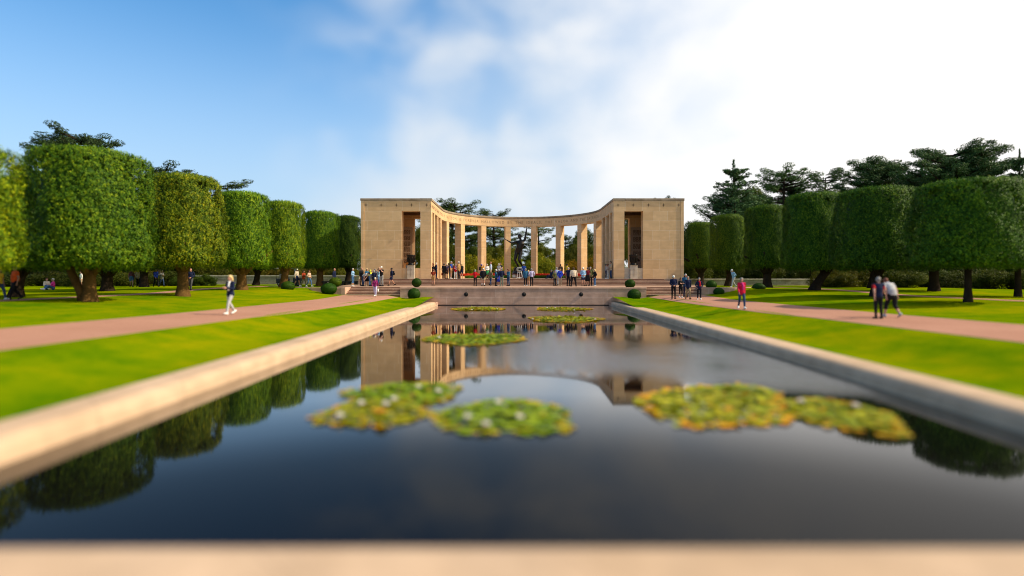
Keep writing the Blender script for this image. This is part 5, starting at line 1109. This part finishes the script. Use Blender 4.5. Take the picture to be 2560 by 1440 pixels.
# ------------------------------------------------------------------ golf cart
def cart():
    Y = 59.; X = X_at(722, Y); z = float(gz(X, Y)); c = empty('golf_cart', (X, Y, z), label='dark golf cart with a pale flat roof parked on the grass by the left wall', cat='golf cart')
    bk = plain('cart_body', (.03, .032, .036), .35); rf = plain('cart_roof', (.55, .54, .5), .5)
    MB().box((-1.15, -.55, .30), (1.15, .55, .48)).box((.62, -.52, .48), (1.2, .52, .86)).box((-1.15, -.55, .48), (-.1, .55, .80)).build('body', bk, c, bevel=.05)
    MB().box((-.72, -.5, .80), (-.15, .5, .93)).build('seat', plain('cart_seat', (.2, .19, .17), .6), c, bevel=.03)
    MB().box((-.80, -.5, .9), (-.68, .5, 1.28)).build('backrest', plain('cart_seat', (.2, .19, .17), .6), c, bevel=.03)
    MB().box((-1.25, -.62, 1.83), (.85, .62, 1.90)).build('roof', rf, c, bevel=.03)
    for x0, x1 in ((-1.1, -1.1), (.95, .72)):
        for y in (-.53, .53): MB().tube([(x0, y, .75), (x1, y, 1.84)], [.022, .022], 8, caps=False).build('post', M['black_metal'], c)
    g = MB().add([(.97, -.5, .84), (.97, .5, .84), (.75, .5, 1.8), (.75, -.5, 1.8)], [(0, 1, 2, 3)]).build('windscreen', plain('tinted_pane', (.35, .42, .42), .1), c)
    MB().tube([(.78, .25, .85), (.5, .25, 1.1)], [.02, .02], 7).build('steering_column', M['black_metal'], c)
    for x in (-.75, .8):
        for y in (-.5, .5):
            w = MB().tube([(x, y-.08, .235), (x, y+.08, .235)], [.235, .235], 18, flat=(0, 0, 1), caps=False).build('wheel', M['black_metal'], c)
            MB().tube([(x, y-.085, .235), (x, y+.085, .235)], [.12, .12], 14, flat=(0, 0, 1), caps=False).build('rim', plain('rim_grey', (.3, .3, .3), .4, .5), w)
cart()
# ------------------------------------------------------------------ water lilies
pad = leafmat('lily_pads', [(.0, (.07, .14, .002)), (.4, (.20, .25, .002)), (.8, (.38, .36, .003)), (1, (.60, .48, .006))], .12, rough=.3, patch=.2)
pad_old = leafmat('yellowing_lily_pads', [(.0, (.40, .30, .004)), (.5, (.58, .32, .005)), (.85, (.62, .25, .006)), (1, (.55, .17, .01))], .12, rough=.3, patch=.2)
for q in (pad, pad_old): q.node_tree.nodes['Principled BSDF'].inputs['Specular IOR Level'].default_value = .12; q.node_tree.nodes['Principled BSDF'].inputs['Roughness'].default_value = .5
petal = plain('lily_petals', (.85, .80, .74), .5)
def lily(px, py, rx, ry, seed, tint, label, flowers):
    Y = (EYE-WZ)*F/(py-HY); X = X_at(px, Y); e = empty('water_lily', (X, Y, WZ), label=label, cat='water lily', group='water lily patches on the pool')
    g = np.random.default_rng(seed); V = []; f5 = []; K = 11
    n = int(260*rx*ry)+40; mi = []
    ph = g.uniform(0, 6.28, 3)
    for i in range(n):
        a = g.uniform(0, 6.283); q = math.sqrt(g.uniform(0, 1)); edge = 1+.08*math.sin(3*a+ph[0])+.06*math.sin(5*a+ph[1])
        cx, cy = rx*q*edge*math.cos(a), ry*q*edge*math.sin(a); r = g.uniform(.055, .10); z = .012+.02*i/n+(g.uniform(0, .09) if q < .8 else 0)*g.uniform(0, 1)
        tx, ty = (g.normal(0, .06), g.normal(0, .06)) if z > .03 else (g.normal(0, .03), g.normal(0, .03)); b = g.uniform(0, 6.283); s = len(V)
        if g.uniform() < .02: tx, ty, z = g.normal(0, .3), g.normal(-.2, .3), z+.05
        mi += [1 if g.uniform() < sm(.72, 1.0, q)*.5+.04 else 0]*(K-1)
        V.append((cx, cy, z-.006))
        for k in range(K):
            w = b+.18+(6.283-.36)*k/(K-1); dx, dy = r*math.cos(w), r*math.sin(w); V.append((cx+dx, cy+dy, max(.006, z+dx*tx+dy*ty+.010)))
        f5 += [(s, s+1+k, s+2+k) for k in range(K-1)]
    pm = mesh_np('pads', np.array(V), [np.array(f5)]); pm.materials.append(pad); pm.materials.append(pad_old); pm.polygons.foreach_set('material_index', np.array(mi, np.int32)); o = link('pads', pm, pad, e); o.color = (*tint, 1)
    for fx, fy in flowers:
        Yf = (EYE-WZ-.12)*F/(fy-HY); mb = MB()
        for ring, (m, rr, h) in enumerate(((8, .085, .05), (7, .065, .08), (5, .04, .10))):
            for k in range(m):
                a = 2*math.pi*(k+ring*.5)/m; c, q = math.cos(a), math.sin(a); w = rr*.42
                mb.add([(.012*c, .012*q, .02), (rr*.6*c-w*q, rr*.6*q+w*c, h*.6), (rr*c, rr*q, h), (rr*.6*c+w*q, rr*.6*q-w*c, h*.6)], [(0, 1, 2, 3)])
        mb.ball((0, 0, .03), .022, 8, 6); mb.build('blossom', petal, e, loc=(X_at(fx, Yf)-X, Yf-Y, .07), fix=False)
Q = lambda *a: a
lily(1196, 772.8, 2.15, 2.3, 1, (1.1, 1.0, .9), 'thin yellow lily patch near the end wall, left of centre', [(1180, 774), (1243, 772)])
lily(1404, 773, 2.15, 2.3, 2, (1.1, 1., .9), 'thin yellow lily patch near the end wall, right of centre', [(1368, 769), (1388, 769), (1436, 775)])
lily(1413, 798.5, 2.2, 2.4, 3, (1, 1, 1), 'narrow lily patch just in front of the right one near the end wall', [(1332, 797), (1488, 798)])
lily(1189, 848, 2.15, 2.0, 4, (.85, 1.05, 1), 'green lily patch alone in the middle of the pool over the columns reflection', [(1098, 843)])
lily(1008, 985, 1.28, 1.2, 5, (.75, 1., 1), 'green lily patch behind the orange edged one, left of the middle', [(1047, 966), (1096, 976), (985, 996)])
lily(936, 1032, .98, 1.15, 6, (1, .95, 1), 'orange tipped lily patch at the left, overlapping the one behind', [(903, 1006), (850, 1037), (965, 1008)])
lily(1262, 1042, 1.28, 1.3, 7, (.75, 1., 1), 'oval green lily patch with orange rim in the middle foreground', [(1246, 1004), (1168, 1040), (1216, 1058), (1300, 1040)])
lily(1772, 1018, 1.45, 1.6, 8, (1.25, 1.15, 1.8), 'large pale green and pinkish lily patch on the right', [])
lily(1840, 985, 1.0, .95, 9, (.95, 1., 1), 'dark yellow lily patch behind the large pale one', [])
lily(2095, 1038, .95, 1.35, 10, (1, 1, 1), 'rightmost lily patch with an orange right tip', [(2002, 1001), (2140, 1012)])
# ------------------------------------------------------------------ sky, sun, camera
SUN_EL, SUN_AZ = R(41), R(96)                       # azimuth clockwise from the viewing direction
W = bpy.data.worlds.new('World'); SC.world = W; W.use_nodes = True
N, L = W.node_tree.nodes, W.node_tree.links; N.clear()
out = N.new('ShaderNodeOutputWorld'); cl = N.new('ShaderNodeBackground')
sk = N.new('ShaderNodeTexSky'); sk.sky_type = 'NISHITA'; sk.sun_disc = False; sk.sun_elevation = SUN_EL; sk.sun_rotation = SUN_AZ; sk.air_density = 1.0; sk.dust_density = .6; sk.ozone_density = 2.2
tint = mix(N, L, 1.0, sk.outputs[0], (.50*.15, 1.0*.15, 1.22*.15), 'MULTIPLY')  # the physically bright sky at strength .15
tc = N.new('ShaderNodeTexCoord'); sp = N.new('ShaderNodeSeparateXYZ'); L.new(tc.outputs['Generated'], sp.inputs[0])
mp = N.new('ShaderNodeMapping'); mp.inputs['Scale'].default_value = (1.05, .6, 1.35); mp.inputs['Location'].default_value = (.35, .1, .2); L.new(tc.outputs['Generated'], mp.inputs[0])
n1 = nd(N, 'ShaderNodeTexNoise', Scale=6.2, Detail=2, Roughness=.42, Distortion=.2); L.new(mp.outputs[0], n1.inputs['Vector'])
n2 = nd(N, 'ShaderNodeTexNoise', Scale=9, Detail=5, Roughness=.55); L.new(mp.outputs[0], n2.inputs['Vector'])
def ma(op, a, b, c=None):
    q = nd(N, 'ShaderNodeMath', operation=op)
    for i, s in enumerate((a, b, c)):
        if s is None: continue
        if hasattr(s, 'links'): L.new(s, q.inputs[i])
        else: q.inputs[i].default_value = s
    return q.outputs[0]
def mr(src, a, b, c, d):
    q = nd(N, 'ShaderNodeMapRange', interpolation_type='SMOOTHSTEP'); L.new(src, q.inputs[0])
    for i, v in enumerate((a, b, c, d)): q.inputs[i+1].default_value = v
    return q.outputs[0]
# haze pales the sky towards the horizon, soft puffs drift in the middle, a bright bank of cloud fills the sunward side
X, Zc = sp.outputs[0], sp.outputs[2]
base = tint
hz = ma('MULTIPLY', mr(Zc, .0, .46, .95, 0), mr(X, -.9, .0, .9, 1.0))
base = mix(N, L, hz, base, (.52, .62, .74))
veil = ma('MULTIPLY', mr(ma('ADD', X, ma('MULTIPLY', ma('SUBTRACT', n1.outputs['Fac'], .5), .5)), -.40, .10, 0, .62), mr(Zc, .0, .5, 1.0, .75))
base = mix(N, L, veil, base, (.60, .68, .76))
puff = ma('MULTIPLY', mr(ma('ADD', n1.outputs['Fac'], ma('MULTIPLY', ma('SUBTRACT', n2.outputs['Fac'], .5), .16)), .36, .76, 0, .8), mr(ma('SUBTRACT', X, ma('MULTIPLY', Zc, .10)), -.46, -.10, 0, 1))
base = mix(N, L, puff, base, (.75, .78, .81))
bank = mr(ma('ADD', X, ma('ADD', ma('MULTIPLY', ma('SUBTRACT', n1.outputs['Fac'], .5), .38), ma('MULTIPLY', ma('SUBTRACT', n2.outputs['Fac'], .5), .14))), -.08, .46, 0, 1)
base = mix(N, L, bank, base, (.97, .95, .93))
L.new(base, cl.inputs[0]); cl.inputs[1].default_value = 1.0
L.new(cl.outputs[0], out.inputs[0])
sl = bpy.data.lights.new('sun', 'SUN'); sl.energy = 4.7; sl.angle = R(.55); sl.color = (1, .86, .62)
so = bpy.data.objects.new('sun', sl); COL.objects.link(so); so.location = (40, -5, 40)
dv = Vector((math.sin(SUN_AZ)*math.cos(SUN_EL), math.cos(SUN_AZ)*math.cos(SUN_EL), math.sin(SUN_EL))); so.rotation_euler = dv.to_track_quat('Z', 'Y').to_euler()
cd = bpy.data.cameras.new('camera'); cam = bpy.data.objects.new('camera', cd); COL.objects.link(cam); SC.camera = cam
cam.location = (0, 0, EYE); cam.rotation_euler = (R(90), 0, 0)
cd.sensor_width = 36; cd.lens = 36*F/2560; cd.shift_x = -(HX-1280)/2560; cd.shift_y = -(720-HY)/2560; cd.clip_end = 3000
cd.dof.use_dof = True; cd.dof.focus_distance = 54; cd.dof.aperture_fstop = cd.lens/1000/.19; cd.dof.aperture_blades = 0
vs = SC.view_settings; vs.view_transform = 'Standard'; vs.look = 'None'; vs.exposure = .2; vs.gamma = 1; vs.use_curve_mapping = False
SC.render.engine = 'CYCLES'; SC.cycles.use_denoising = True; SC.cycles.filter_width = 1.05; SC.cycles.max_bounces = 6; SC.cycles.transparent_max_bounces = 4; SC.cycles.sample_clamp_indirect = 6
